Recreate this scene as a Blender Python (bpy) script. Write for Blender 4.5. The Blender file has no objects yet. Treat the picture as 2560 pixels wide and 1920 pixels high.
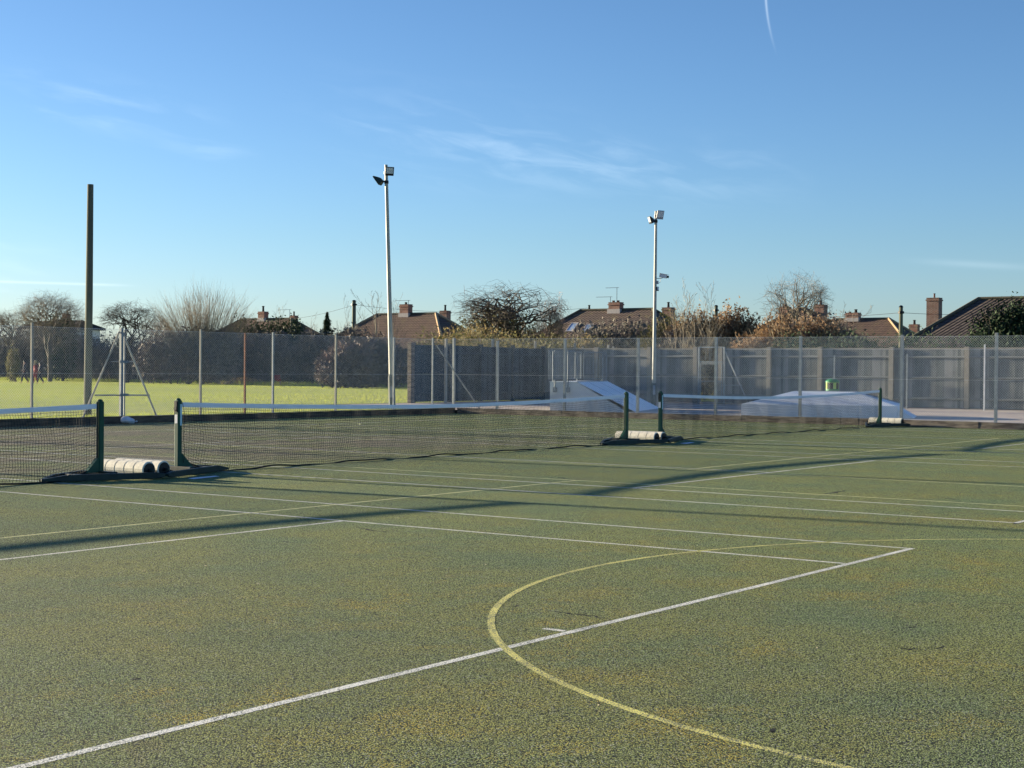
import bpy, math, random
from mathutils import Vector, Matrix
S=bpy.context.scene
C=S.collection
R=math.radians
# ---------------------------------------------------------------- camera
F_,PIT,ROL,YAW=3845.72,-0.0100204,0.0078765,-0.950692
CAM=Vector((-13.1563,-16.9134,1.56825))
def _rot():
    c,s=math.cos(YAW),math.sin(YAW); Y=Matrix(((c,s,0),(-s,c,0),(0,0,1)))
    c,s=math.cos(PIT),math.sin(PIT); P=Matrix(((1,0,0),(0,c,s),(0,-s,c)))
    c,s=math.cos(ROL),math.sin(ROL); Q=Matrix(((c,0,s),(0,1,0),(-s,0,c)))
    return Q@P@Y
MR=_rot(); RT,FW,UP=MR[0],MR[1],MR[2]
cd=bpy.data.cameras.new('camera'); cam=bpy.data.objects.new('camera',cd); C.objects.link(cam)
cd.sensor_fit='HORIZONTAL'; cd.sensor_width=36; cd.lens=36*F_/2560; cd.clip_start=.05; cd.clip_end=6000
cam.matrix_world=Matrix(((RT[0],UP[0],-FW[0],CAM[0]),(RT[1],UP[1],-FW[1],CAM[1]),(RT[2],UP[2],-FW[2],CAM[2]),(0,0,0,1)))
S.camera=cam
def ray(u,v): return RT*((u-1280)/F_)+FW-UP*((v-960)/F_)
def at(u,v,d):
    'world point seen at photo pixel (u,v), d metres in front of the camera'
    return CAM+ray(u,v)*d
def gnd(u,v,z=0.0):
    r=ray(u,v); return CAM+r*((z-CAM[2])/r[2])
def onX(u,v,X): r=ray(u,v); return CAM+r*((X-CAM[0])/r[0])
def onY(u,v,Y): r=ray(u,v); return CAM+r*((Y-CAM[1])/r[1])
# ---------------------------------------------------------------- light
SUN_EL,SUN_AZ=R(8.7),math.atan2(-0.118,1.0)   # azimuth measured from +Y towards +X
sdir=Vector((math.sin(SUN_AZ)*math.cos(SUN_EL),math.cos(SUN_AZ)*math.cos(SUN_EL),math.sin(SUN_EL)))
sl=bpy.data.lights.new('sun','SUN'); sl.energy=5.0; sl.angle=R(.6); sl.color=(1,.86,.62)
so=bpy.data.objects.new('sun',sl); C.objects.link(so); so.rotation_euler=(-sdir).to_track_quat('-Z','Y').to_euler()
S.view_settings.view_transform='Standard'; S.view_settings.look='None'; S.view_settings.gamma=1
S.view_settings.exposure=1.58
W=bpy.data.worlds.new('World'); S.world=W; W.use_nodes=True
nt=W.node_tree; nt.nodes.clear()
class NB:
    def __init__(s,t): s.t=t
    def n(s,typ,**k):
        o=s.t.nodes.new(typ)
        for a,b in k.items():
            if a.startswith('i_'): 
                key=a[2:]; key=int(key) if key.isdigit() else key.replace('_',' ')
                s.set(o.inputs[key],b)
            else: setattr(o,a,b)
        return o
    def set(s,inp,b):
        if isinstance(b,bpy.types.NodeSocket): s.t.links.new(b,inp)
        else: inp.default_value=b
    def m(s,op,a,b=0.0,c=0.0,clamp=False):
        o=s.t.nodes.new('ShaderNodeMath'); o.operation=op; o.use_clamp=clamp
        s.set(o.inputs[0],a); s.set(o.inputs[1],b)
        if len(o.inputs)>2: s.set(o.inputs[2],c)
        return o.outputs[0]
    def mix(s,f,a,b,bt='MIX'):
        o=s.t.nodes.new('ShaderNodeMix'); o.data_type='RGBA'; o.blend_type=bt
        s.set(o.inputs[0],f)
        s.set(o.inputs[6],a if not isinstance(a,tuple) else (*a[:3],1)); s.set(o.inputs[7],b if not isinstance(b,tuple) else (*b[:3],1))
        return o.outputs[2]
    def ramp(s,f,stops):
        o=s.t.nodes.new('ShaderNodeValToRGB'); s.set(o.inputs[0],f); e=o.color_ramp.elements
        while len(e)<len(stops): e.new(.5)
        for q,(p,c) in zip(e,stops): q.position=p; q.color=(*c,1) if isinstance(c,tuple) else (c,c,c,1)
        return o.outputs[0]
    def noise(s,vec,scale,det=2.0,rough=.5,dist=0.0):
        o=s.n('ShaderNodeTexNoise',i_Scale=scale,i_Detail=det,i_Roughness=rough,i_Distortion=dist)
        if vec is not None: s.set(o.inputs['Vector'],vec)
        return o.outputs[0]
    def maprange(s,v,a,b,c=0.,d=1.):
        o=s.t.nodes.new('ShaderNodeMapRange'); o.interpolation_type='SMOOTHSTEP'
        for i,x in enumerate((v,a,b,c,d)): s.set(o.inputs[i],x)
        return o.outputs[0]
nb=NB(nt)
sky=nb.n('ShaderNodeTexSky',sky_type='NISHITA'); sky.sun_disc=False; sky.sun_elevation=SUN_EL; sky.sun_rotation=SUN_AZ%(2*math.pi)
sky.air_density=1.0; sky.dust_density=.35; sky.ozone_density=3.2; sky.altitude=0
tc=nb.n('ShaderNodeTexCoord'); sep=nb.n('ShaderNodeSeparateXYZ'); nt.links.new(tc.outputs['Generated'],sep.inputs[0])
# thin high cloud, laid out by compass bearing and elevation (degrees)
az=nb.m('MULTIPLY',nb.m('ARCTAN2',sep.outputs[0],sep.outputs[1]),180/math.pi)
el=nb.m('MULTIPLY',nb.m('ARCSINE',sep.outputs[2]),180/math.pi)
def azel(u,v):
    r=ray(u,v).normalized(); return math.degrees(math.atan2(r.x,r.y)),math.degrees(math.asin(r.z))
cv=nb.n('ShaderNodeCombineXYZ'); nb.set(cv.inputs[0],nb.m('MULTIPLY',az,.35)); nb.set(cv.inputs[1],nb.m('ADD',nb.m('MULTIPLY',el,1.5),nb.m('MULTIPLY',az,.25)))
wisp=nb.noise(cv.outputs[0],1.0,5,.52,.5)
wisp=nb.maprange(wisp,.40,.78)
wob=nb.m('MULTIPLY',nb.m('SUBTRACT',nb.noise(cv.outputs[0],.55,2),.5),1.0)
def streak(u0,v0,u1,v1,w,amp,soft=4.0,wobble=1.0):
    a0,e0=azel(u0,v0); a1,e1=azel(u1,v1)
    t=nb.m('DIVIDE',nb.m('SUBTRACT',az,a0),a1-a0)
    line=nb.m('ADD',nb.m('MULTIPLY',t,e1-e0),e0)
    d=nb.m('DIVIDE',nb.m('SUBTRACT',nb.m('ADD',el,nb.m('MULTIPLY',wob,w*wobble)),line),w)
    g=nb.m('EXPONENT',nb.m('MULTIPLY',nb.m('MULTIPLY',d,d),-1.0))
    s=soft/abs(a1-a0)
    e=nb.m('MULTIPLY',nb.maprange(t,-s,s),nb.maprange(t,1+s,1-s))
    return nb.m('MULTIPLY',nb.m('MULTIPLY',g,e),amp)
cl=None
for a in [(880,290,1420,400,1.4,.10,3.5),(1200,385,1900,440,.9,.12,3.5),(60,225,460,300,.75,.13,2.5),(440,365,600,385,.35,.09,1.2),(-100,650,200,780,1.6,.12,4)]:
    q=streak(*a,wobble=1.3); cl=q if cl is None else nb.m('ADD',cl,q)
cl=nb.m('MULTIPLY',cl,wisp)
for a in [(-300,694,300,713,.045,.22,.9),(2330,655,2560,668,.12,.08,1.5)]:
    cl=nb.m('ADD',cl,streak(*a,wobble=.0))
# contrail: steep streak, a function of elevation
a0,e0=azel(1914,-30); a1,e1=azel(1946,150)
t=nb.m('DIVIDE',nb.m('SUBTRACT',el,e1),e0-e1)
line=nb.m('ADD',nb.m('MULTIPLY',nb.m('POWER',nb.m('MAXIMUM',nb.m('SUBTRACT',1.0,t),0.0001),1.9),a1-a0),a0)
d=nb.m('DIVIDE',nb.m('SUBTRACT',az,line),.042)
cl=nb.m('ADD',cl,nb.m('MULTIPLY',nb.m('EXPONENT',nb.m('MULTIPLY',nb.m('MULTIPLY',d,d),-1)),nb.m('MULTIPLY',nb.maprange(t,.0,.9),.26)))
# more scattering towards the sun's side near the horizon
cloudcol=nb.n('ShaderNodeRGB'); cloudcol.outputs[0].default_value=(6.0,7.0,7.8,1)
tint=nb.ramp(nb.m('DIVIDE',el,60.0,clamp=True),[(0,(.80,.96,1.42)),(.08,(.745,.88,1.13)),(.25,(.69,.79,.97)),(1,(.42,.68,1.12))])
skt=nb.mix(1.0,sky.outputs[0],tint,'MULTIPLY')
skc=nb.mix(nb.m('MINIMUM',cl,.8),skt,cloudcol.outputs[0])
bg=nb.n('ShaderNodeBackground',i_Strength=.070); nb.set(bg.inputs[0],skc)
wo=nb.n('ShaderNodeOutputWorld'); nt.links.new(bg.outputs[0],wo.inputs[0])
# ---------------------------------------------------------------- materials
def newmat(name):
    m=bpy.data.materials.new(name); m.use_nodes=True; t=m.node_tree; t.nodes.clear()
    b=NB(t); p=b.n('ShaderNodeBsdfPrincipled'); o=b.n('ShaderNodeOutputMaterial'); t.links.new(p.outputs[0],o.inputs[0])
    p.inputs['Specular IOR Level'].default_value=.3
    return m,b,p
def bump(b,p,h,strength,dist):
    n=b.n('ShaderNodeBump',i_Strength=strength,i_Distance=dist); b.set(n.inputs['Height'],h); b.t.links.new(n.outputs[0],p.inputs['Normal'])
def M(name,c1,c2=None,scale=6,rough=.8,bmp=0,bscale=40,bdist=.01,metal=0,stretch=None,spec=None,trans=0):
    m,b,p=newmat(name); tcn=b.n('ShaderNodeTexCoord'); v=tcn.outputs['Object']
    if stretch:
        mp=b.n('ShaderNodeMapping'); mp.inputs['Scale'].default_value=stretch; b.t.links.new(v,mp.inputs[0]); v=mp.outputs[0]
    c2=c2 or tuple(x*.8 for x in c1)
    f=b.maprange(b.noise(v,scale,4,.6),.32,.68)
    b.set(p.inputs['Base Color'],b.mix(f,c1,c2)); p.inputs['Roughness'].default_value=rough; p.inputs['Metallic'].default_value=metal
    if spec is not None: p.inputs['Specular IOR Level'].default_value=spec
    if bmp: bump(b,p,b.noise(v,bscale,3),bmp,bdist)
    return m
def Mleaf(name,stops,rough=.7,trans=0.0,nscale=.35):
    'each separate leaf or twig takes its own tone'
    m,b,p=newmat(name); g=b.n('ShaderNodeNewGeometry'); tcn=b.n('ShaderNodeTexCoord')
    f=b.m('ADD',b.m('MULTIPLY',g.outputs['Random Per Island'],.6),b.m('MULTIPLY',b.maprange(b.noise(tcn.outputs['Object'],nscale,2),.3,.7),.4))
    k=len(stops)-1
    col=b.ramp(f,[(i/k,c) for i,c in enumerate(stops)])
    b.set(p.inputs['Base Color'],col); p.inputs['Roughness'].default_value=rough; p.inputs['Specular IOR Level'].default_value=.15
    if trans:
        tr=b.n('ShaderNodeBsdfTranslucent'); b.set(tr.inputs[0],col); mx=b.n('ShaderNodeMixShader',i_0=trans)
        b.t.links.new(p.outputs[0],mx.inputs[1]); b.t.links.new(tr.outputs[0],mx.inputs[2])
        out=[n for n in b.t.nodes if n.type=='OUTPUT_MATERIAL'][0]; b.t.links.new(mx.outputs[0],out.inputs[0])
    return m
def grain(b,v):
    vo=b.n('ShaderNodeTexVoronoi',i_Scale=135.0); b.set(vo.inputs['Vector'],v)
    n1=b.noise(v,260,2,.6)
    n2=b.noise(v,84,3,.6)
    h=b.m('ADD',b.m('ADD',b.m('MULTIPLY',b.m('SUBTRACT',1.0,vo.outputs['Distance']),.5),b.m('MULTIPLY',n1,.3)),b.m('MULTIPLY',n2,.6))
    return vo,h,n2
def court_mat():
    m,b,p=newmat('court_tarmac'); v=b.n('ShaderNodeTexCoord').outputs['Object']
    vo,h,n2=grain(b,v)
    big=b.maprange(b.noise(v,.42,4,.62),.37,.60); mid=b.maprange(b.noise(v,2.1,4,.7),.38,.70)
    sx_=b.n('ShaderNodeSeparateXYZ'); b.t.links.new(v,sx_.inputs[0])
    side=b.maprange(b.m('ADD',sx_.outputs[0],b.m('MULTIPLY',b.noise(v,.22,3),7.0)),-3.5,2.5)
    nn=b.maprange(b.noise(v,.9,3),.3,.7)
    green=b.mix(side,b.mix(nn,(.32,.43,.175),(.47,.50,.15)),b.mix(nn,(.39,.55,.20),(.56,.63,.165)))
    far=b.m('MULTIPLY',b.maprange(b.m('ADD',sx_.outputs[1],b.m('MULTIPLY',b.noise(v,.25,3),4.0)),1.5,5.0),b.maprange(b.m('ADD',sx_.outputs[0],b.m('MULTIPLY',b.noise(v,.15,3),8.0)),24.0,14.0))
    green=b.mix(b.m('MULTIPLY',far,b.maprange(b.noise(v,.5,5,.7),.3,.6)),green,(.52,.44,.29))
    moss=b.mix(mid,(.58,.54,.09),(.80,.62,.09))
    # moss grows in patches, strongest where big and mid noise agree
    near=b.maprange(b.m('ADD',sx_.outputs[1],b.m('MULTIPLY',b.noise(v,.3,3),5.0)),-4.5,-8.5,.30,1.15)
    mk=b.m('MULTIPLY',b.m('MULTIPLY',b.m('MULTIPLY',big,near),b.m('ADD',b.m('MULTIPLY',mid,.8),.25)),.95)
    sepc=b.n('ShaderNodeSeparateColor'); b.t.links.new(vo.outputs['Color'],sepc.inputs[0])
    mk2=b.m('MULTIPLY',mk,b.maprange(sepc.outputs[0],.1,.75),clamp=True)
    c=b.mix(mk2,green,moss)
    # rusty dirt in a few drifts
    rd=b.maprange(b.noise(v,.75,5,.72,.4),.60,.74)
    c=b.mix(b.m('MULTIPLY',rd,.38),c,(.50,.34,.17))
    # bare dark stone showing in the pits between painted chippings
    c=b.mix(b.maprange(h,.83,.655),c,(.022,.028,.018))
    c=b.mix(b.m('MULTIPLY',b.maprange(sepc.outputs[1],.90,1.0),.5),c,(.68,.70,.56))
    # dark smears
    c=b.mix(b.m('MULTIPLY',b.maprange(b.noise(v,1.3,5,.7,1.0),.60,.75),.30),c,(.05,.075,.065))
    b.set(p.inputs['Base Color'],c); p.inputs['Roughness'].default_value=.92; p.inputs['Specular IOR Level'].default_value=.2
    bump(b,p,h,1.0,.012)
    return m
def paint_mat(name,c,wear):
    m,b,p=newmat(name); v=b.n('ShaderNodeTexCoord').outputs['Object']
    vo,h,n2=grain(b,v)
    f=b.maprange(b.m('ADD',h,b.m('MULTIPLY',b.m('SUBTRACT',b.noise(v,2.2,4,.7),.5),.45)),wear,wear-.16)
    big=b.maprange(b.noise(v,1.2,3),.4,.8)
    cc=b.mix(b.m('MULTIPLY',big,.35),c,tuple(x*.6 for x in c))
    b.set(p.inputs['Base Color'],b.mix(f,cc,(.10,.12,.09))); p.inputs['Roughness'].default_value=.8
    bump(b,p,h,.7,.010)
    return m
def brick_mat(name,c1,c2,sc=1.0):
    m,b,p=newmat(name); tcn=b.n('ShaderNodeTexCoord'); s=b.n('ShaderNodeSeparateXYZ'); b.t.links.new(tcn.outputs['Object'],s.inputs[0])
    cm=b.n('ShaderNodeCombineXYZ'); b.set(cm.inputs[0],b.m('ADD',s.outputs[0],s.outputs[1])); b.set(cm.inputs[1],s.outputs[2])
    br=b.n('ShaderNodeTexBrick',i_Scale=1.0); b.set(br.inputs['Vector'],cm.outputs[0])
    br.inputs['Brick Width'].default_value=.235*sc; br.inputs['Row Height'].default_value=.078*sc; br.inputs['Mortar Size'].default_value=.012*sc
    br.inputs['Color1'].default_value=(*c1,1); br.inputs['Color2'].default_value=(*c2,1); br.inputs['Mortar'].default_value=(.36,.32,.27,1)
    f=b.maprange(b.noise(tcn.outputs['Object'],3,3),.3,.75)
    b.set(p.inputs['Base Color'],b.mix(b.m('MULTIPLY',f,.5),br.outputs['Color'],tuple(x*.45 for x in c1))); p.inputs['Roughness'].default_value=.9
    bump(b,p,br.outputs['Fac'],-.5,.01)
    return m
def tile_mat(name,c1,c2,moss=(.22,.19,.08),mamt=.5):
    'interlocking roof tiles: courses follow height, columns follow the horizontal'
    m,b,p=newmat(name); tcn=b.n('ShaderNodeTexCoord'); s=b.n('ShaderNodeSeparateXYZ'); b.t.links.new(tcn.outputs['Object'],s.inputs[0])
    cm=b.n('ShaderNodeCombineXYZ'); b.set(cm.inputs[0],b.m('ADD',s.outputs[0],s.outputs[1])); b.set(cm.inputs[1],s.outputs[2])
    br=b.n('ShaderNodeTexBrick',i_Scale=1.0); b.set(br.inputs['Vector'],cm.outputs[0])
    br.inputs['Brick Width'].default_value=.33; br.inputs['Row Height'].default_value=.215; br.inputs['Mortar Size'].default_value=.022
    br.inputs['Mortar Smooth'].default_value=.4
    br.inputs['Color1'].default_value=(*c1,1); br.inputs['Color2'].default_value=(*c2,1); br.inputs['Mortar'].default_value=tuple(x*.3 for x in c1)+(1,)
    saw=b.m('FRACT',b.m('DIVIDE',s.outputs[2],.215))
    wv=b.m('SINE',b.m('MULTIPLY',b.m('ADD',s.outputs[0],s.outputs[1]),2*math.pi/.33))
    lic=b.maprange(b.noise(tcn.outputs['Object'],1.1,6,.75),.52,.66)
    sp=b.maprange(b.noise(tcn.outputs['Object'],5,3,.7),.62,.7)
    c=b.mix(b.m('MULTIPLY',lic,mamt),br.outputs['Color'],moss)
    c=b.mix(b.m('MULTIPLY',sp,.35),c,(.34,.29,.22))
    b.set(p.inputs['Base Color'],c); p.inputs['Roughness'].default_value=.9
    bump(b,p,b.m('ADD',b.m('MULTIPLY',saw,-1.0),b.m('MULTIPLY',wv,.35)),1.0,.05)
    return m
def board_mat(name,c1,c2,w=.11,axis='xy'):
    m,b,p=newmat(name); tcn=b.n('ShaderNodeTexCoord'); v=tcn.outputs['Object']; g=b.n('ShaderNodeNewGeometry')
    mp=b.n('ShaderNodeMapping'); mp.inputs['Scale'].default_value=(1,1,.08); b.t.links.new(v,mp.inputs[0])
    st=b.noise(mp.outputs[0],22,4,.7); bl=b.maprange(b.noise(v,.8,3,.6),.35,.7)
    f=b.m('ADD',b.m('MULTIPLY',g.outputs['Random Per Island'],.5),b.m('MULTIPLY',st,.6))
    c=b.mix(b.maprange(f,.2,.85),c1,c2); c=b.mix(b.m('MULTIPLY',bl,.35),c,tuple(x*.55 for x in c1))
    b.set(p.inputs['Base Color'],c); p.inputs['Roughness'].default_value=.85; bump(b,p,st,.6,.01)
    return m
MT={}
MT['court']=court_mat()
MT['white_line']=paint_mat('white_line_paint',(.93,.90,.77),.71); MT['faint_line']=paint_mat('worn_white_paint',(.62,.64,.55),.90)
MT['yellow_line']=paint_mat('yellow_line_paint',(.88,.80,.22),.76); MT['pale_yellow']=paint_mat('worn_yellow_paint',(.88,.84,.36),.72)
MT['crack']=M('crack_dirt',(.02,.022,.02),rough=1)
MT['grass_soil']=M('mown_grass',(.42,.45,.12),(.33,.38,.09),.3,.95,.6,30,.03)
MT['blade']=Mleaf('grass_blades',[(.32,.40,.08),(.42,.47,.10),(.49,.51,.13)],.7,.4,.05)
MT['earth']=M('earth',(.10,.09,.06),(.07,.09,.04),.2,.95)
MT['concrete']=M('concrete_slab',(.52,.43,.35),(.44,.37,.31),.8,.85,.3,25,.004)
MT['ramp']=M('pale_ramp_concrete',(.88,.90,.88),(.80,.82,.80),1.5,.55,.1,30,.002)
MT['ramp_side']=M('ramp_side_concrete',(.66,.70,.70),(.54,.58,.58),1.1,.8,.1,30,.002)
MT['wire_less_lit']=M('less_lit_blue_grey_wire',(.40,.48,.53),(.30,.36,.41),3,.55)  # right-hand mesh coloured duller and bluer so it looks less sunlit
MT['steel']=M('galvanised_steel',(.30,.32,.32),(.22,.24,.245),9,.55,metal=.2)
MT['rail_steel']=M('dull_rail_steel',(.17,.21,.24),(.13,.16,.18),9,.6,metal=.1)
MT['wire']=M('galvanised_wire',(.64,.67,.68),(.55,.58,.60),3,.5,metal=.1)
MT['rust']=M('rusty_steel',(.30,.12,.05),(.20,.09,.05),9,.85)
MT['concrete_post']=M('weathered_concrete_post',(.42,.38,.30),(.33,.31,.26),5,.9,.2)
MT['green_steel']=M('dark_green_painted_steel',(.008,.062,.036),(.012,.078,.048),8,.5,.1,60,.002,spec=.25)
MT['green_base']=M('weathered_green_steel',(.022,.042,.036),(.012,.024,.022),6,.5,.2,40,.003)
MT['net']=M('black_net_cord',(.015,.017,.017),rough=.8)
MT['tape']=M('white_canvas_tape',(.88,.88,.90),(.80,.80,.83),3,.8)
MT['roller']=M('cream_roller',(.90,.83,.64),(.70,.64,.50),14,.7,.3,60,.003)
MT['label']=M('white_label',(.75,.74,.72),(.66,.66,.66),20,.5)
MT['cyan']=M('pale_blue_tape',(.52,.72,.74),(.42,.62,.66),12,.5)
MT['timber']=M('weathered_timber',(.17,.125,.085),(.07,.055,.042),3,.9,.7,18,.02,stretch=(1,1,6))
MT['timber_pale']=M('silvered_timber',(.30,.25,.19),(.11,.09,.075),2.2,.9,.8,18,.02,stretch=(1,1,7))
MT['board']=board_mat('fence_boards',(.10,.115,.12),(.27,.275,.265))
MT['board_shaded']=board_mat('shade_tinted_boards',(.010,.024,.036),(.045,.078,.100))  # blue shade lying on this fence is put into its board colour
MT['board_post']=M('pale_fence_post',(.34,.30,.24),(.27,.245,.20),6,.85,.3)
MT['pole_wood']=M('grey_green_wooden_pole',(.16,.16,.11),(.10,.105,.075),5,.85,.5,20,.01,stretch=(1,1,.05))
MT['pole_white']=M('cream_painted_column',(.40,.40,.34),(.34,.34,.29),4,.55)
MT['sleeve']=M('grey_column_base',(.15,.16,.14),(.11,.12,.11),5,.8)
MT['black']=M('black_plastic',(.012,.013,.015),rough=.45)
MT['lampglass']=M('lamp_glass',(.58,.63,.64),(.50,.55,.57),4,.25,spec=.6)
MT['lampgrey']=M('grey_lamp_housing',(.34,.36,.38),(.29,.31,.33),5,.5)
MT['camwhite']=M('white_plastic',(.68,.68,.68),rough=.5)
MT['brick']=brick_mat('red_brick',(.34,.13,.08),(.24,.10,.065))
MT['brick_dark']=brick_mat('brown_brick',(.26,.12,.08),(.17,.085,.06))
MT['tile_brown']=tile_mat('brown_roof_tiles',(.165,.105,.075),(.12,.08,.062),mamt=.35)
MT['tile_moss']=tile_mat('mossy_roof_tiles',(.15,.105,.082),(.115,.085,.068),(.26,.21,.08),.55)
MT['tile_dark']=tile_mat('dark_roof_tiles',(.085,.066,.058),(.062,.050,.045),(.12,.105,.08),.3)
MT['hip_pale']=M('pale_ridge_tiles',(.46,.32,.18),(.34,.24,.15),4,.9)
MT['hip_dark']=M('dark_ridge_tiles',(.11,.10,.07),(.08,.075,.055),4,.9)
MT['lead']=M('pale_flashing',(.50,.45,.40),(.42,.38,.35),5,.8)
MT['render']=M('cream_render',(.55,.52,.45),(.48,.45,.40),2,.9)
MT['white_wall']=M('white_painted_wall',(.72,.74,.78),(.65,.67,.72),2,.9)
MT['upvc']=M('white_window_frame',(.75,.75,.75),rough=.4)
MT['glass']=M('window_glass',(.06,.08,.10),rough=.05,spec=.9)
MT['skylight']=M('skylight_glass',(.30,.40,.52),(.26,.35,.46),3,.08,spec=1.0)
MT['pot']=M('clay_pot',(.16,.07,.05),(.08,.05,.04),6,.9)
MT['darkpot']=M('sooty_pot',(.03,.03,.03),rough=.9)
MT['bark_grey']=M('grey_bark',(.20,.17,.13),(.11,.095,.075),8,.9)
MT['bark_dark']=M('dark_bark',(.075,.062,.05),(.045,.04,.033),8,.9)
MT['bark_pale']=M('pale_bark',(.42,.35,.25),(.30,.24,.17),8,.85)
MT['twig_grey']=Mleaf('grey_twigs',[(.12,.095,.075),(.24,.20,.15),(.36,.30,.22)])
MT['twig_pale']=Mleaf('pale_twigs',[(.26,.20,.13),(.40,.33,.22),(.52,.44,.30)])
MT['twig_tan']=Mleaf('tan_twigs',[(.20,.15,.10),(.32,.25,.17),(.44,.36,.25)])
MT['twig_dark']=Mleaf('dark_twigs',[(.05,.04,.035),(.10,.08,.065),(.17,.14,.10)])
MT['twig_pink']=Mleaf('pinkish_twigs',[(.22,.14,.12),(.32,.22,.19),(.42,.31,.26)])
MT['leaf_dark']=Mleaf('dark_evergreen_leaves',[(.012,.028,.014),(.03,.055,.022),(.055,.085,.03)])
MT['leaf_olive']=Mleaf('olive_ivy_leaves',[(.07,.07,.03),(.16,.15,.055),(.30,.25,.10)],.7,.3)
MT['leaf_green']=Mleaf('green_conifer_leaves',[(.025,.05,.015),(.06,.095,.03),(.12,.14,.05)])
MT['leaf_gold']=Mleaf('golden_brown_leaves',[(.19,.14,.06),(.36,.27,.12),(.52,.41,.20)],.7,.35)
MT['leaf_rust']=Mleaf('dry_rust_leaves',[(.15,.10,.06),(.34,.22,.12),(.55,.39,.22)],.7,.3)
MT['thicket']=Mleaf('bare_thicket',[(.085,.072,.066),(.18,.15,.13),(.34,.285,.23)],nscale=.12)
MT['thicket_leaf']=Mleaf('thicket_leaves',[(.04,.042,.038),(.10,.095,.075),(.21,.18,.135)],nscale=.12)
MT['purple_shrub']=Mleaf('purple_grey_twigs',[(.10,.075,.07),(.19,.15,.13),(.30,.24,.19)])
MT['green_bin']=M('green_plastic',(.015,.22,.06),(.012,.18,.05),5,.45,spec=.5)
MT['lime']=M('lime_plastic',(.42,.65,.12),rough=.5)
MT['red']=M('red_cloth',(.40,.04,.04),(.30,.03,.03),8,.8)
MT['navy']=M('navy_cloth',(.012,.016,.035),(.02,.022,.04),8,.85)
MT['skin']=M('skin',(.50,.30,.22),rough=.6)
MT['tanhat']=M('tan_fur_hat',(.50,.38,.22),(.40,.30,.18),20,.9)
MT['sack']=M('white_woven_sack',(.62,.63,.66),(.50,.52,.56),9,.7,.5,20,.01)
MT['cable']=M('black_cable',(.03,.03,.035),rough=.7)
MT['leafbrown']=Mleaf('dry_leaf',[(.45,.36,.18),(.62,.55,.35)])
MT['tan']=Mleaf('dry_stalks',[(.30,.21,.10),(.46,.34,.17),(.58,.46,.26)],.7,.3)
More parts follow.
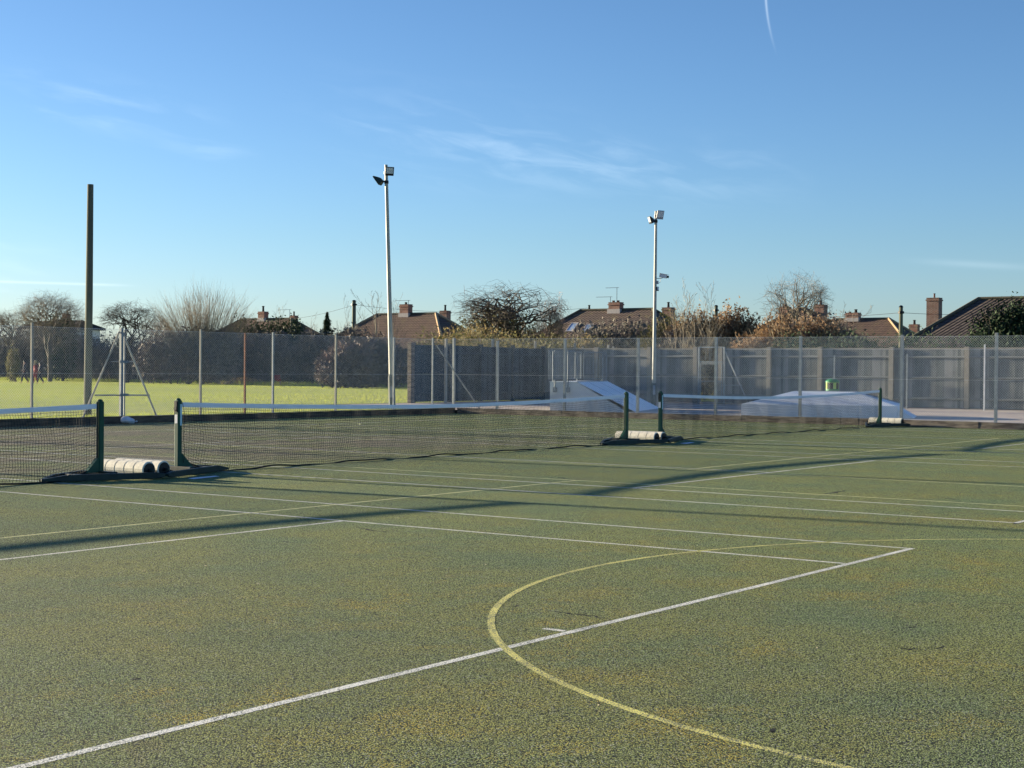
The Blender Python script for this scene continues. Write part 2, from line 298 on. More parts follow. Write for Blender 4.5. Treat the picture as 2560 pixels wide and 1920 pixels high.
# ---------------------------------------------------------------- mesh builder
class MB:
    def __init__(s): s.v=[];s.f=[]
    def quad(s,a,b,c,d):
        n=len(s.v); s.v+=[tuple(a),tuple(b),tuple(c),tuple(d)]; s.f.append((n,n+1,n+2,n+3))
    def tri(s,a,b,c):
        n=len(s.v); s.v+=[tuple(a),tuple(b),tuple(c)]; s.f.append((n,n+1,n+2))
    def hexa(s,p):
        'eight corners: bottom ring then top ring'
        n=len(s.v); s.v+=[tuple(q) for q in p]
        s.f+=[(n+3,n+2,n+1,n),(n+4,n+5,n+6,n+7)]+[(n+i,n+(i+1)%4,n+4+(i+1)%4,n+4+i) for i in range(4)]
    def box(s,c,e,rot=0,tilt=None):
        c=Vector(c); ca,sa=math.cos(rot),math.sin(rot); P=[]
        for z in (-1,1):
            for x,y in ((-1,-1),(1,-1),(1,1),(-1,1)):
                q=Vector((x*e[0]/2,y*e[1]/2,z*e[2]/2))
                if tilt is not None: q=tilt@q
                else: q=Vector((q.x*ca-q.y*sa,q.x*sa+q.y*ca,q.z))
                P.append(c+q)
        s.hexa(P)
    def tube(s,pts,rad,n=6,cap=False):
        pts=[Vector(p) for p in pts]; m=len(pts)
        if not hasattr(rad,'__len__'): rad=[rad]*m
        b=len(s.v); a=None
        for i,p in enumerate(pts):
            d=(pts[min(i+1,m-1)]-pts[max(i-1,0)])
            if d.length<1e-9: d=Vector((0,0,1))
            d.normalize()
            if a is None:
                a=d.cross(Vector((0,0,1)))
                if a.length<.05: a=d.cross(Vector((1,0,0)))
            a=(a-d*a.dot(d))
            if a.length<1e-6: a=d.orthogonal()
            a.normalize(); c=d.cross(a); r=rad[i]
            for k in range(n):
                t=2*math.pi*k/n; q=p+a*(r*math.cos(t))+c*(r*math.sin(t)); s.v.append((q.x,q.y,q.z))
        for i in range(m-1):
            for k in range(n):
                k2=(k+1)%n; s.f.append((b+i*n+k,b+i*n+k2,b+(i+1)*n+k2,b+(i+1)*n+k))
        if cap: s.f.append(tuple(b+k for k in range(n))[::-1]); s.f.append(tuple(b+(m-1)*n+k for k in range(n)))
    def lathe(s,c,prof,n=16,axis=Vector((0,0,1))):
        c=Vector(c); a=axis.orthogonal().normalized(); d=axis.cross(a); b=len(s.v)
        for r,z in prof:
            for k in range(n):
                t=2*math.pi*k/n; q=c+axis*z+a*(r*math.cos(t))+d*(r*math.sin(t)); s.v.append(tuple(q))
        for i in range(len(prof)-1):
            for k in range(n):
                k2=(k+1)%n; s.f.append((b+i*n+k,b+i*n+k2,b+(i+1)*n+k2,b+(i+1)*n+k))
        s.f.append(tuple(b+k for k in range(n))[::-1]); s.f.append(tuple(b+(len(prof)-1)*n+k for k in range(n)))
    def build(s,name,mat,parent=None,smooth=False,bevel=0,world=True):
        me=bpy.data.meshes.new(name)
        off=parent.matrix_basis.translation.copy() if (parent is not None and world) else Vector((0,0,0))
        if parent is not None and world and parent.parent is not None: off+=parent.parent.matrix_basis.translation
        if off.length>0: me.from_pydata([(x-off.x,y-off.y,z-off.z) for x,y,z in s.v],[],s.f)
        else: me.from_pydata(s.v,[],s.f)
        if smooth: me.polygons.foreach_set('use_smooth',[True]*len(me.polygons))
        me.materials.append(mat); me.update()
        o=bpy.data.objects.new(name,me); C.objects.link(o)
        if parent is not None: o.parent=parent
        if bevel:
            bm=o.modifiers.new('bevel','BEVEL'); bm.width=bevel; bm.segments=2; bm.limit_method='ANGLE'
        return o
def thing(name,label,cat,loc=(0,0,0),group=None):
    o=bpy.data.objects.new(name,None); C.objects.link(o); o.location=loc; o.empty_display_size=.2
    return tag(o,label,cat,group)
def tag(o,label,cat,group=None,kind=None):
    o['label']=label; o['category']=cat
    if group: o['group']=group
    if kind: o['kind']=kind
    return o
def struct(name,mb,mat,label=None):
    o=mb.build(name,mat); o['kind']='structure'
    if label: o['label']=label
    return o
def V(*a): return Vector(a)
rnd=random.Random(7)
# ---------------------------------------------------------------- ground
FY=15.9; FX=29.3; BX=45.5; AY=23.2
m=MB(); m.quad((-2500,-2500,-.06),(3000,-2500,-.06),(3000,3000,-.06),(-2500,3000,-.06)); struct('ground',m,MT['earth'],'dark earth far around')
m=MB(); m.quad((-60,-60,0),(FX-.05,-60,0),(FX-.05,FY-.05,0),(-60,FY-.05,0)); court=struct('court_surface',m,MT['court'],'green painted tarmac of three tennis courts, mossy in patches')
m=MB(); m.quad((-200,FY+.05,.13),(FX+.05,FY+.05,.13),(FX+.05,260,.13),(-200,260,.13)); m.quad((FX+.05,AY+.02,.13),(76.5,AY+.02,.13),(76.5,260,.13),(FX+.05,260,.13)); m.quad((76.5,-60,.13),(200,-60,.13),(200,260,.13),(76.5,260,.13)); m.quad((BX+4,-60,.13),(76.5,-60,.13),(76.5,AY+.02,.13),(BX+4,AY+.02,.13))
struct('grass_field',m,MT['grass_soil'],'mown sunlit playing field')
m=MB(); m.quad((FX+.05,-60,.12),(BX+.1,-60,.12),(BX+.1,FY+.05,.12),(FX+.05,FY+.05,.12)); m.quad((FX+.05,FY+.05,.12),(BX+.1,FY+.05,.12),(BX+.1,AY+.02,.12),(FX+.05,AY+.02,.12)); m.quad((BX+.1,-60,.12),(BX+4,-60,.12),(BX+4,AY,.12),(BX+.1,AY,.12))
struct('skatepark_pavement',m,MT['concrete'],'flat concrete skate area behind the fence')
# grass blades, one object
m=MB(); g=random.Random(3)
def blade(x,y,z,h,w):
    a=g.random()*math.pi; dx,dy=math.cos(a)*w/2,math.sin(a)*w/2; lx,ly=g.uniform(-.5,.5)*h,g.uniform(-.5,.5)*h
    m.tri((x-dx,y-dy,z),(x+dx,y+dy,z),(x+lx,y+ly,z+h))
for i in range(270000):
    x=g.uniform(8,76.4); y=g.uniform(FY+.1,122)
    if x<8+(y-16)*.45-3: continue
    if x>FX+.1 and y<AY+.1: continue
    f=.6+.8*((math.sin(x*.21)+math.sin(y*.17+x*.05))*.25+.5)
    blade(x,y,.128,g.uniform(.022,.050)*f,g.uniform(.018,.042))
for i in range(9000):
    y=g.uniform(40,122); x=76.4-abs(g.gauss(0,.7)); blade(x,y,.12,g.uniform(.12,.38),g.uniform(.03,.07))
for i in range(9000):
    x=g.uniform(8,FX); blade(x,FY+.15+abs(g.gauss(0,.25)),.12,g.uniform(.05,.17),g.uniform(.012,.03))
go=m.build('grass',MT['blade']); go['kind']='stuff'; go['label']='short bright green grass of the playing field'; go['category']='grass'
# court markings
def strip(m,a,b,w,z):
    a=V(*a);b=V(*b);d=(b-a).normalized();n=V(-d.y,d.x)*w/2
    k=max(1,int((b-a).length/2.5))
    for i in range(k):
        p=a+(b-a)*(i/k);q=a+(b-a)*((i+1)/k); m.quad((*(p-n),z),(*(q-n),z),(*(q+n),z),(*(p+n),z))
D=13.93; T0=[0,D,2*D]; B=11.885
mw=MB(); mf=MB(); my=MB(); mp_=MB()
def tennis(x1,wm,wide):
    x0=x1-10.97
    for sgn in (-1,1):
        strip(wm,(x0-.025,sgn*B),(x1+.025,sgn*B),wide,.0008)
        strip(wm,(x0+1.37,sgn*6.4),(x1-1.37,sgn*6.4),.050,.0007)
        strip(wm,((x0+x1)/2,sgn*(B-.045)),((x0+x1)/2,sgn*(B-.20)),.050,.0006)
    for x in (x0,x0+1.37,x1-1.37,x1): strip(wm,(x,-B+.04),(x,B-.04),.050,.0004)
    strip(wm,((x0+x1)/2,-6.37),((x0+x1)/2,6.37),.050,.0005)
for i,x1 in enumerate((0,D,2*D)): tennis(x1,mw,.058)
for cx_ in (-2.6,15.8):
    for x in (cx_-7.62,cx_+7.62): strip(mp_,(x,-15.25),(x,14.9),.050,.0002)
    for y in (-15.25,-5.08,5.08,14.9): strip(mp_,(cx_-7.62,y),(cx_+7.62,y),.050,.0003)
    for sgn,mm in ((-1,my),(1,mp_)):
        yc=-15.25 if sgn<0 else 14.9; q=[]
        for k in range(65):
            t=math.pi*k/64; q.append((cx_+4.9*math.cos(t),yc-sgn*4.9*math.sin(t)))
        for a,b in zip(q,q[1:]):
            da=V(a[0]-cx_,a[1]-yc).normalized(); db=V(b[0]-cx_,b[1]-yc).normalized(); w=.024; z=.0010
            A=V(*a);Bq=V(*b); mm.quad((*(A-da*w),z),(*(Bq-db*w),z),(*(Bq+db*w),z),(*(A+da*w),z))
    q=[(cx_+.45*math.cos(2*math.pi*k/24),.45*math.sin(2*math.pi*k/24)) for k in range(25)]
    for a,b in zip(q,q[1:]): strip(mp_,a,b,.050,.00035)
mw.build('white_lines',MT['white_line'],court); my.build('yellow_arc',MT['yellow_line'],court); mp_.build('yellow_lines',MT['pale_yellow'],court)
def crack(pts,w):
    m=MB(); P=[gnd(u,v) for u,v in pts]; Q=[]
    for a,b in zip(P,P[1:]):
        for k in range(6):
            t=k/6; q=a.lerp(b,t); Q.append(V(q.x+rnd.uniform(-.02,.02),q.y+rnd.uniform(-.02,.02)))
    Q.append(V(P[-1].x,P[-1].y)); L=len(Q)
    for i in range(L-1):
        a,b=Q[i],Q[i+1]; d=(b-a).normalized(); n=V(-d.y,d.x)
        wa=w*(.25+math.sin(math.pi*i/(L-1)))*rnd.uniform(.5,1.3)/2; wb=w*(.25+math.sin(math.pi*(i+1)/(L-1)))/2
        m.quad((*(a-n*wa),.0006),(*(b-n*wb),.0006),(*(b+n*wb),.0006),(*(a+n*wa),.0006))
    m.build('crack',MT['crack'],court)
crack([(2056,1235),(2085,1232),(2112,1226)],.05); crack([(1365,1526),(1410,1532),(1445,1537),(1480,1540),(1520,1547)],.022)
crack([(1270,1518),(1300,1514)],.02); crack([(2530,1310),(2556,1303)],.06); crack([(890,1318),(940,1328),(990,1330)],.03); crack([(2350,1244),(2390,1249)],.03)
crack([(1398,1193),(1418,1197)],.04)
for q in ([(2252,1622),(2275,1624),(2305,1621)],[(2340,1623),(2365,1615)],[(2282,1506),(2330,1505)],[(1922,1832),(1945,1822)],[(2270,1570),(2292,1567)],[(1240,1492),(1262,1489)],[(700,1352),(730,1356)],[(1480,1330),(1540,1336)],[(330,1700),(352,1694)],[(2480,1506),(2540,1512)]): crack(q,.016)
# scattered dry leaves
m=MB()
for u,v in [(2240,1434),(954,1296),(2253,1306),(2275,1285),(1786,1795),(1120,1440),(1458,1148),(1694,1180),(1520,1186),(2281,1092),(300,1072),(840,1090),(955,1322),(2010,1218),(1440,1206),(640,1460),(600,1575)]+[(rnd.uniform(0,2560),1180+rnd.random()**1.6*700) for _ in range(34)]:
    p=gnd(u,v); 
    for k in range(2):
        a=rnd.random()*6.28; s=rnd.uniform(.006,.016); q=p+V(rnd.uniform(-.03,.03),rnd.uniform(-.03,.03),.005)
        m.quad(q+V(math.cos(a)*s,math.sin(a)*s,0),q+V(-math.sin(a)*s*.5,math.cos(a)*s*.5,.003),q-V(math.cos(a)*s,math.sin(a)*s,-.003),q-V(-math.sin(a)*s*.5,math.cos(a)*s*.5,.0))
tag(m.build('leaf_litter',MT['leafbrown']),'small dry leaves scattered over the green court','leaves',kind='stuff')
# ---------------------------------------------------------------- tennis nets
def unit_base(px,sx,parent):
    oe=.58 if sx>0 else .80; ro_=.45 if sx>0 else .70
    'wheeled ballast base: two channels meeting at a toe on the net side, with two roller weights between them; sx=+1 when the outer end is towards +x'
    toe=V(px-sx*.98,0,0); 
    for sy in (-1,1):
        out=V(px+sx*oe,sy*.66,0); d=(out-toe).normalized(); n=V(-d.y,d.x,0)*.03
        m=MB()
        def pt(p,z,k): return (p.x+n.x*k,p.y+n.y*k,z)
        t2=toe+d*.35; e2=out-d*.12
        m.hexa([pt(toe,.02,-1),pt(t2,.015,-1),pt(t2,.015,1),pt(toe,.02,1),pt(toe,.05,-1),pt(t2,.10,-1),pt(t2,.10,1),pt(toe,.05,1)])
        m.hexa([pt(t2,.015,-1),pt(e2,.015,-1),pt(e2,.015,1),pt(t2,.015,1),pt(t2,.10,-1),pt(e2,.10,-1),pt(e2,.10,1),pt(t2,.10,1)])
        m.hexa([pt(e2,.015,-1),pt(out,.04,-1),pt(out,.04,1),pt(e2,.015,1),pt(e2,.10,-1),pt(out,.08,-1),pt(out,.08,1),pt(e2,.10,1)])
        m.build('base_beam',MT['green_base'],parent,bevel=.006)
    for c_,e_ in (((px,0,.07),(.10,.62,.09)),((px-sx*.45,0,.06),(.07,.36,.07)),((px+sx*ro_,0,.125),(.03,1.16,.03))):
        m=MB(); m.box(c_,e_); m.build('cross_bar',MT['green_base'],parent,bevel=.005)
    m=MB(); m.hexa([(px-sx*.26,-.03,.1),(px,-.03,.1),(px,.03,.1),(px-sx*.26,.03,.1),(px-sx*.05,-.03,.30),(px,-.03,.30),(px,.03,.30),(px-sx*.05,.03,.30)]); m.build('gusset',MT['green_steel'],parent)
    rl=MB(); x=px+sx*ro_; L=.98; k=5
    for i in range(k):
        y0=-L/2+i*L/k; rr=.118
        rl.lathe((x,y0+.004,.125),[(rr-.03,.0),(rr-.006,.001),(rr,.008),(rr,L/k-.014),(rr-.006,L/k-.007),(rr-.03,L/k-.006)],20,V(0,1,0))
    ro=rl.build('roller_weight',MT['roller'],parent,smooth=False)
    for s in (-1,1):
        h=MB(); h.lathe((x,s*(L/2+.001)-(.0 if s>0 else .006),.125),[(.098,0),(.098,.006)],18,V(0,1,0)); h.lathe((x,s*(L/2+.01)-(.0 if s>0 else .02),.125),[(.025,0),(.025,.02)],8,V(0,1,0)); h.build('roller_end',MT['black'],ro)
def net(x0,x1,label,seed,left_kit=True):
    t=thing('tennis_net',label,'tennis net',((x0+x1)/2,0,0),'tennis nets in line across the courts')
    r=random.Random(seed); H=1.06; mid=.925
    for px,sx in ((x0,-1),(x1,1)):
        m=MB(); m.box((px,0,.545),(.078,.078,1.05)); m.lathe((px,0,1.07),[(.039,0),(.036,.014),(.026,.026),(.01,.033)],16); m.build('post',MT['green_steel'],t,bevel=.008)
        m=MB(); m.tube([(px-sx*.052,0,.12),(px-sx*.052,0,1.05)],.011,6); m.build('lacing_bar',MT['green_base'],t)
        unit_base(px,sx,t)
    # winder and labels on the left post, on the faces turned to the camera
    px=x0
    m=MB(); m.box((px-.052,-.01,.98),(.03,.05,.16)); m.lathe((px-.075,-.01,.95),[(.03,0),(.03,.02)],12,V(1,0,0)); m.tube([(px-.07,-.01,.93),(px-.10,-.03,.93),(px-.10,-.03,.86)],.007,6); w=m.build('winder',MT['black'],t)
    m=MB(); m.box((px-.0415,0,.80),(.003,.055,.13)); m.build('notice_label',MT['label'],t)
    m=MB(); m.box((px+.015,-.0415,.86),(.036,.003,.31)); m.build('reflective_strip',MT['cyan'],t)
    m=MB(); m.tube([(px+.05,-.03,1.04),(px+.07,-.05,.9),(px+.06,-.05,.5),(px+.085,-.05,.32),(px+.06,-.05,.16)],.004,5); m.build('cable',MT['net'],t)
    m=MB(); m.quad((px-.62,-1.0,.006),(px+.0,-.86,.006),(px+.05,-.72,.006),(px-.55,-.8,.006)); m.build('ground_plate',MT['label'],t)
    a,b=x0+.055,x1-.055; Ln=b-a
    top=lambda s:mid+(H-.02-mid)*abs(2*s-1)**1.7
    def P(s,q):
        'q 0 bottom .. 1 top; slack cloth that bellies and ripples'
        zt=top(s)-.055; zb=.012+.16*max(0,1-min(s,1-s)*Ln/.85)**1.6+.015*math.sin(s*37+seed)
        z=zb+(zt-zb)*q
        bel=math.sin(math.pi*q)*(.05+.035*math.sin(s*9+seed))+.02*math.sin(s*55+q*5+seed)*(1-q)+(1-q)*(.03-.10*math.sin(math.pi*s)*(.8+.2*math.sin(s*9)))+.012*math.sin(s*23)*(1-q)
        e=min(1,min(s,1-s)*Ln/.5)
        dx=.018*math.sin(q*9+s*70+seed)*e
        return V(a+Ln*s+dx,-bel*e,z+.006*math.sin(s*90+q*12)*e)
    m=MB(); nv=int(Ln/.046); nh=22; cr=.0026
    for i in range(nv+1):
        s=i/nv; m.tube([P(s,j/8) for j in range(9)],cr,3)
    for j in range(1,nh):
        q=j/nh; rr=r.uniform(-.15,.15)/nh; m.tube([P(k/150,q+rr*math.sin(k*.2+j)) for k in range(151)],cr*(1.0 if j>1 else 1.0),3)
    m.build('net_mesh',MT['net'],t)
    m=MB(); m.tube([P(k/120,0)+V(0,-.004,0) for k in range(121)],.013,6); m.build('bottom_band',MT['net'],t)
    m=MB(); n=80; prev=None
    for k in range(n+1):
        s=k/n; x=a+Ln*s; z=top(s); w=.0035+.001*math.sin(s*60+seed); yy=.004*math.sin(s*31+seed)
        ring=[(x,yy-w,z-.067-.003*math.sin(s*47)),(x,yy-w-.002,z-.03),(x,yy-w,z),(x,yy+w,z),(x,yy+w+.002,z-.03),(x,yy+w,z-.067)]
        bi=len(m.v); m.v+=ring
        if prev is not None:
            for q in range(6): m.f.append((prev+q,prev+(q+1)%6,bi+(q+1)%6,bi+q))
        prev=bi
    m.build('headband',MT['tape'],t)
    m=MB(); m.tube([(x0,0,H),(a,0,H-.01),(a+.01,0,H-.02)],.006,6); m.build('top_cord',MT['net'],t); m=MB(); m.tube([(b-.01,0,H-.02),(b,0,H-.01),(x1,0,H)],.006,6); m.build('top_cord',MT['net'],t)
    return t
net(.78-12.5,.78,'nearest net at the left edge, its right green post beside a cream roller weight',1)
net(2.2,14.69,'long middle net between two green posts, light blue strip on its left post',2)
net(16.13,28.58,'farthest net at the right, sagging in front of the low white skate box',3)
# ---------------------------------------------------------------- kerbs
def kerb(name,label,a,b,inward,mat,h=.185,w=.10,seed=1):
    r=random.Random(seed); a=V(*a);b=V(*b);L=(b-a).length;d=(b-a)/L; n=V(*inward); m=MB(); x=0
    while x<L-.05:
        l=min(r.uniform(2.2,2.9),L-x)
        k=6; hh=h+r.uniform(-.012,.012); off=r.uniform(-.006,.006)
        for i in range(k):
            p=a+d*(x+l*i/k+(.004 if i==0 else 0)); q=a+d*(x+l*(i+1)/k)
            z1=hh+r.uniform(-.006,.006)
            P=[p,q,q+n*-w,p+n*-w]
            m.hexa([(*(P[0]+n*off),-.02),(*(P[1]+n*off),-.02),(*P[2],-.02),(*P[3],-.02),(*(P[0]+n*(off+r.uniform(-.004,.004))),z1),(*(P[1]+n*(off+r.uniform(-.004,.004))),z1),(*P[2],hh),(*P[3],hh)])
        x+=l
    return tag(m.build(name,mat),label,'kerb')
kerb('timber_kerb','dark timber kerb board along the grass behind the courts',(-40,FY-.06),(FX+.02,FY-.06),(0,-1),MT['timber'],seed=4)
kerb('timber_kerb','weathered brown plank kerb at the foot of the right hand fence',(FX-.06,FY-.2),(FX-.06,-45),(-1,0),MT['timber_pale'],h=.19,seed=9)
# ---------------------------------------------------------------- chain link
def chainlink(m,a,b,z0,z1,pitch=.0707,r=.0019,gaps=()):
    a=V(*a);b=V(*b);L=(b-a).length;d=(b-a)/L;n=V(-d.y,d.x); H=z1-z0
    for sg in (1,-1):
        k=-int(H/pitch)-1
        while k*pitch<L:
            s0=k*pitch; t0=0; s1=s0+H; t1=H
            k+=1
            if s0<0: t0=-s0; s0=0
            if s1>L: t1-=s1-L; s1=L
            if s1<=s0: continue
            za,zb=(z0+t0,z0+t1) if sg>0 else (z1-t0,z1-t1)
            o=n*(.0025*sg)
            p=a+d*s0+o;q=a+d*s1+o
            m.tube([(p.x,p.y,za),(q.x,q.y,zb)],r,4)
def angle_post(m,x,y,z0,z1,w=.045):
    m.hexa([(x-w/2,y-w/2,z0),(x+w/2,y-w/2,z0),(x+w/2,y+w/2,z0),(x-w/2,y+w/2,z0),(x-w/2,y-w/2,z1),(x+w/2,y-w/2,z1),(x+w/2,y+w/2,z1),(x-w/2,y+w/2,z1)])
ft=thing('chain_link_fence','chain link fence on pale posts between the courts and the grass field','fence',(20,FY,0))
lp=[(80,807,'pale'),(502,823,'pale'),(613,832,'rust'),(683,831,'steel'),(840,836,'pale'),(985,843,'steel')]
for u,v,kx in lp:
    p=onY(u,v,FY+.02); m=MB(); angle_post(m,p.x,FY+.02,.0,p.z,.055 if kx!='rust' else .05)
    o=m.build('post',MT[{'pale':'concrete_post','rust':'rust','steel':'steel'}[kx]],ft)
    if kx=='rust': o['label']='rusty brown post'
for x in (-6,-3,0,3,6,9): m=MB(); angle_post(m,x,FY+.02,0,2.6); m.build('post',MT['concrete_post'],ft)
# braced straining post
pc=onY(305,820,FY)
m=MB(); angle_post(m,pc.x,FY+.02,0,pc.z,.08); m.build('straining_post',MT['steel'],ft)
pd=onY(313,820,FY); m=MB(); m.tube([(pd.x,FY+.02,0.1),(pd.x,FY+.02,pd.z-.05)],.022,8); m.build('straining_post',MT['steel'],ft)
for uf in (208,396):
    q=onY(uf,1046,FY); m=MB(); m.tube([(pc.x+(.05 if uf>305 else -.05),FY+.05,pc.z-.1),(q.x,FY+.05,.12)],.026,8); m.build('brace',MT['steel' if uf>305 else 'concrete_post'],ft)
for v,ua,ub,rr in ((988,238,374,.022),(904,276,335,.012)):
    a=onY(ua,v,FY+.05);b=onY(ub,v,FY+.05); m=MB(); m.tube([a,b],rr,8); m.build('brace_rail',MT['steel'],ft)
    m=MB(); m.box((pc.x+.06,FY-.01,a.z),(.3,.05,.07)); m.build('clamp',MT['steel'],ft)
m=MB(); chainlink(m,(-6,FY-.02),(FX,FY-.02),.17,2.55,r=.0024); m.build('chain_link_mesh',MT['wire'],ft)
for z in (.2,1.35,2.55): m=MB(); m.tube([(-6+ (FX+6)*k/12,FY-.022,z-.006*(k%2)) for k in range(13)],.0028,4); m.build('line_wire',MT['wire'],ft)
fr=thing('chain_link_fence','chain link fence on galvanised posts between the courts and the skate area','fence',(FX,0,0))
for u,v in ((1243,852),(1412,846),(1595,845),(1790,843),(2001,840),(2255,837),(2491,832)):
    p=onX(u,v,FX); m=MB(); angle_post(m,FX+.02,p.y,0,p.z,.075); m.build('post',MT['steel'],fr)
for y in (-6.2,-9.2,-12.2): m=MB(); angle_post(m,FX+.02,y,0,2.65,.07); m.build('post',MT['steel'],fr)
m=MB(); angle_post(m,FX,FY,0,2.62,.08); m.build('corner_post',MT['steel'],fr)
p0=onY(1083,860,FY); p1=onX(1146,1016,FX)
m=MB(); angle_post(m,p0.x,FY+.02,0,2.6,.05); m.build('post',MT['steel'],ft)
m=MB(); m.tube([(FX-1.0,FY-.02,2.35),(FX+.05,FY-1.1,.18)],.024,8); m.build('brace',MT['steel'],fr)
m=MB(); chainlink(m,(FX-.02,FY),(FX-.02,-14),.17,2.58,r=.0021); m.build('chain_link_mesh',MT['wire_less_lit'],fr)
for z in (.2,1.35,2.58): m=MB(); m.tube([(FX-.022,FY-(FY+14)*k/12,z-.006*(k%2)) for k in range(13)],.0028,4); m.build('line_wire',MT['wire'],fr)
# ---------------------------------------------------------------- closeboard timber fences
def boards(m,a,b,n,z0,z1,r,w=.11):
    'overlapping feather-edge boards from a to b; n points to the side the boards face'
    a=V(*a);b=V(*b);L=(b-a).length;d=(b-a)/L;n=V(*n); k=max(1,round(L/w)); w=L/k
    for i in range(k):
        p=a+d*(i*w); q=a+d*((i+1)*w+.012); o=.003*r.random(); dz=r.uniform(-.008,.008)
        m.hexa([(*(p+n*(.010+o)),z0),(*(q+n*(.012+o)),z0),(*(q+n*-.006),z0),(*(p+n*-.006),z0),(*(p+n*(.010+o)),z1+dz),(*(q+n*(.012+o)),z1+dz),(*(q+n*-.006),z1+dz),(*(p+n*-.006),z1+dz)])
def timber_fence(label,pts,n,z0,h,rails_front,group,postmat,bmat,skip=(),seed=1,cap=True,endpost=None,rail=.0):
    r=random.Random(seed); t=thing('timber_fence',label,'fence',(pts[0][0],pts[0][1],z0)); n=V(*n)
    for i,(a,b) in enumerate(zip(pts,pts[1:])):
        if i in skip: continue
        A=V(*a);Bv=V(*b);d=(Bv-A).normalized(); dz=r.uniform(-.02,.02)
        m=MB(); boards(m,A+d*.06,Bv-d*.06,n,z0+.04,z0+h-.08+dz,r); pn=m.build('board_panel',bmat,t)
        m=MB()
        for f in (.16,.5,.84):
            z=z0+h*f; s=.05 if rails_front else -.05
            p=A+d*.05+n*s;q=Bv-d*.05+n*s; e=n*.026
            m.hexa([(*(p-e),z-.045),(*(q-e),z-.045),(*(q+e),z-.02),(*(p+e),z-.02),(*(p-e),z+.045),(*(q-e),z+.045),(*(q+e),z+.03),(*(p+e),z+.03)])
        m.build('rail',bmat,pn)
        if cap:
            m=MB(); c=(A+Bv)/2; ang=math.atan2(d.y,d.x); m.box((c.x-n.x*.01,c.y-n.y*.01,z0+h-.045+dz),((Bv-A).length-.13,.062,.05),ang); m.build('capping_rail',MT['board_post'],t)
    for i,p in enumerate(pts):
        m=MB(); ang=math.atan2(n.y,n.x); m.box((p[0]+n.x*.05,p[1]+n.y*.05,z0+(h+.02)/2),(.19 if cap else .16,.18 if cap else .12,h+.02),ang); m.build('fence_post',postmat,t)
    return t
ys=[AY,20.3,17.6]+[onX(u,900,BX+.35).y for u in (1744,1806,1925,2051,2227,2414,2600)]; ys+=[ys[-1]-2.9*k for k in (1,2,3)]
timber_fence('long weathered board fence with pale posts closing the back of the skate area',[(BX+(AY-y)*.03,y) for y in ys],(-.99955,-.03),.12,2.42,True,None,MT['board_post'],MT['board'],skip=(3,),seed=5)
timber_fence('shaded blue grey board fence left of the skate ramp, rails showing',[(35.95,AY),(38.4,AY),(40.6,AY),(43.0,AY),(BX-.1,AY)],(0,-1),.12,2.47,True,None,MT['board_shaded'],MT['board_shaded'],seed=6,cap=False)
p=V(35.75,AY-.1,0); m=MB(); m.box((p.x,p.y,1.33),(.22,.20,2.55)); tag(m.build('fence_post',MT['timber_pale'],bevel=.01),'thick pale timber post ending the shaded board fence at the grass','post')
# inner wire fence with gate frame in front of the boards
fi=thing('wire_fence','inner wire mesh fence with a tall gate frame in front of the board fence','fence',(BX-.7,10,0)); IX=BX-.7
for u,vt in ((2086,888),(2268,885),(2462,861)):
    p=onX(u,vt,IX); m=MB(); angle_post(m,IX,p.y,.1,p.z,.05); m.build('post',MT['camwhite' if u==2462 else 'steel'],fi)
ga=onX(1748,867,IX);gb=onX(1811,867,IX)
m=MB(); angle_post(m,IX,ga.y,.1,ga.z,.075); m.build('gate_post',MT['steel'],fi); m=MB(); angle_post(m,IX,gb.y,.1,gb.z,.075); m.build('gate_post',MT['steel'],fi)
m=MB(); m.box((IX,(ga.y+gb.y)/2,ga.z-.02),(.05,ga.y-gb.y-.08,.05)); zz=onX(1780,905,IX).z; m.box((IX,(ga.y+gb.y)/2,zz),(.05,ga.y-gb.y-.08,.05)); m.build('gate_lintel',MT['steel'],fi)
m=MB(); y0,y1=ga.y-.1,gb.y+.1
for y in (y0,y1): angle_post(m,IX-.03,y,.2,zz-.08,.035)
for z in (.2,1.1,zz-.08): m.box((IX-.03,(y0+y1)/2,z),(.03,y0-y1-.05,.035))
m.build('gate_leaf',MT['steel'],fi)
q=onX(1872,1005,IX); m=MB(); m.tube([(IX,gb.y,gb.z-.1),(IX,q.y,.15)],.028,8); m.build('brace',MT['steel'],fi)
m=MB(); m.tube([(IX,gb.y,onX(1811,963,IX).z),(IX,onX(1855,963,IX).y,onX(1855,963,IX).z)],.018,8); m.build('brace_rail',MT['steel'],fi)
m=MB(); m.tube([(IX,gb.y-.05,2.45),(IX,-9,2.44)],.004,4); m.build('line_wire',MT['wire'],fi)
# posts standing up behind the shaded fence
for i,(u,vt,d) in enumerate([(1115,846,64),(1231,848,68),(1338,853,71),(1437,858,74),(1457,866,74),(1521,862,71),(1533,866,72),(1607,868,74)]):
    p=at(u,vt,d); m=MB(); angle_post(m,p.x,p.y,0,p.z,.09)
    tag(m.build('concrete_post',MT['concrete_post']),['pale concrete post top nearest the thick end post of the shaded fence','pale concrete post top above the middle of the shaded fence','pale concrete post top just left of the railed platform','pale concrete post top above the left end of the platform rails','short concrete post top above the middle of the platform rails','brighter concrete post top beside the right end of the platform rails','slimmer concrete post top just right of the platform rails','leaning pale concrete post top close to the security camera column'][i],'post','concrete posts behind the board fence')
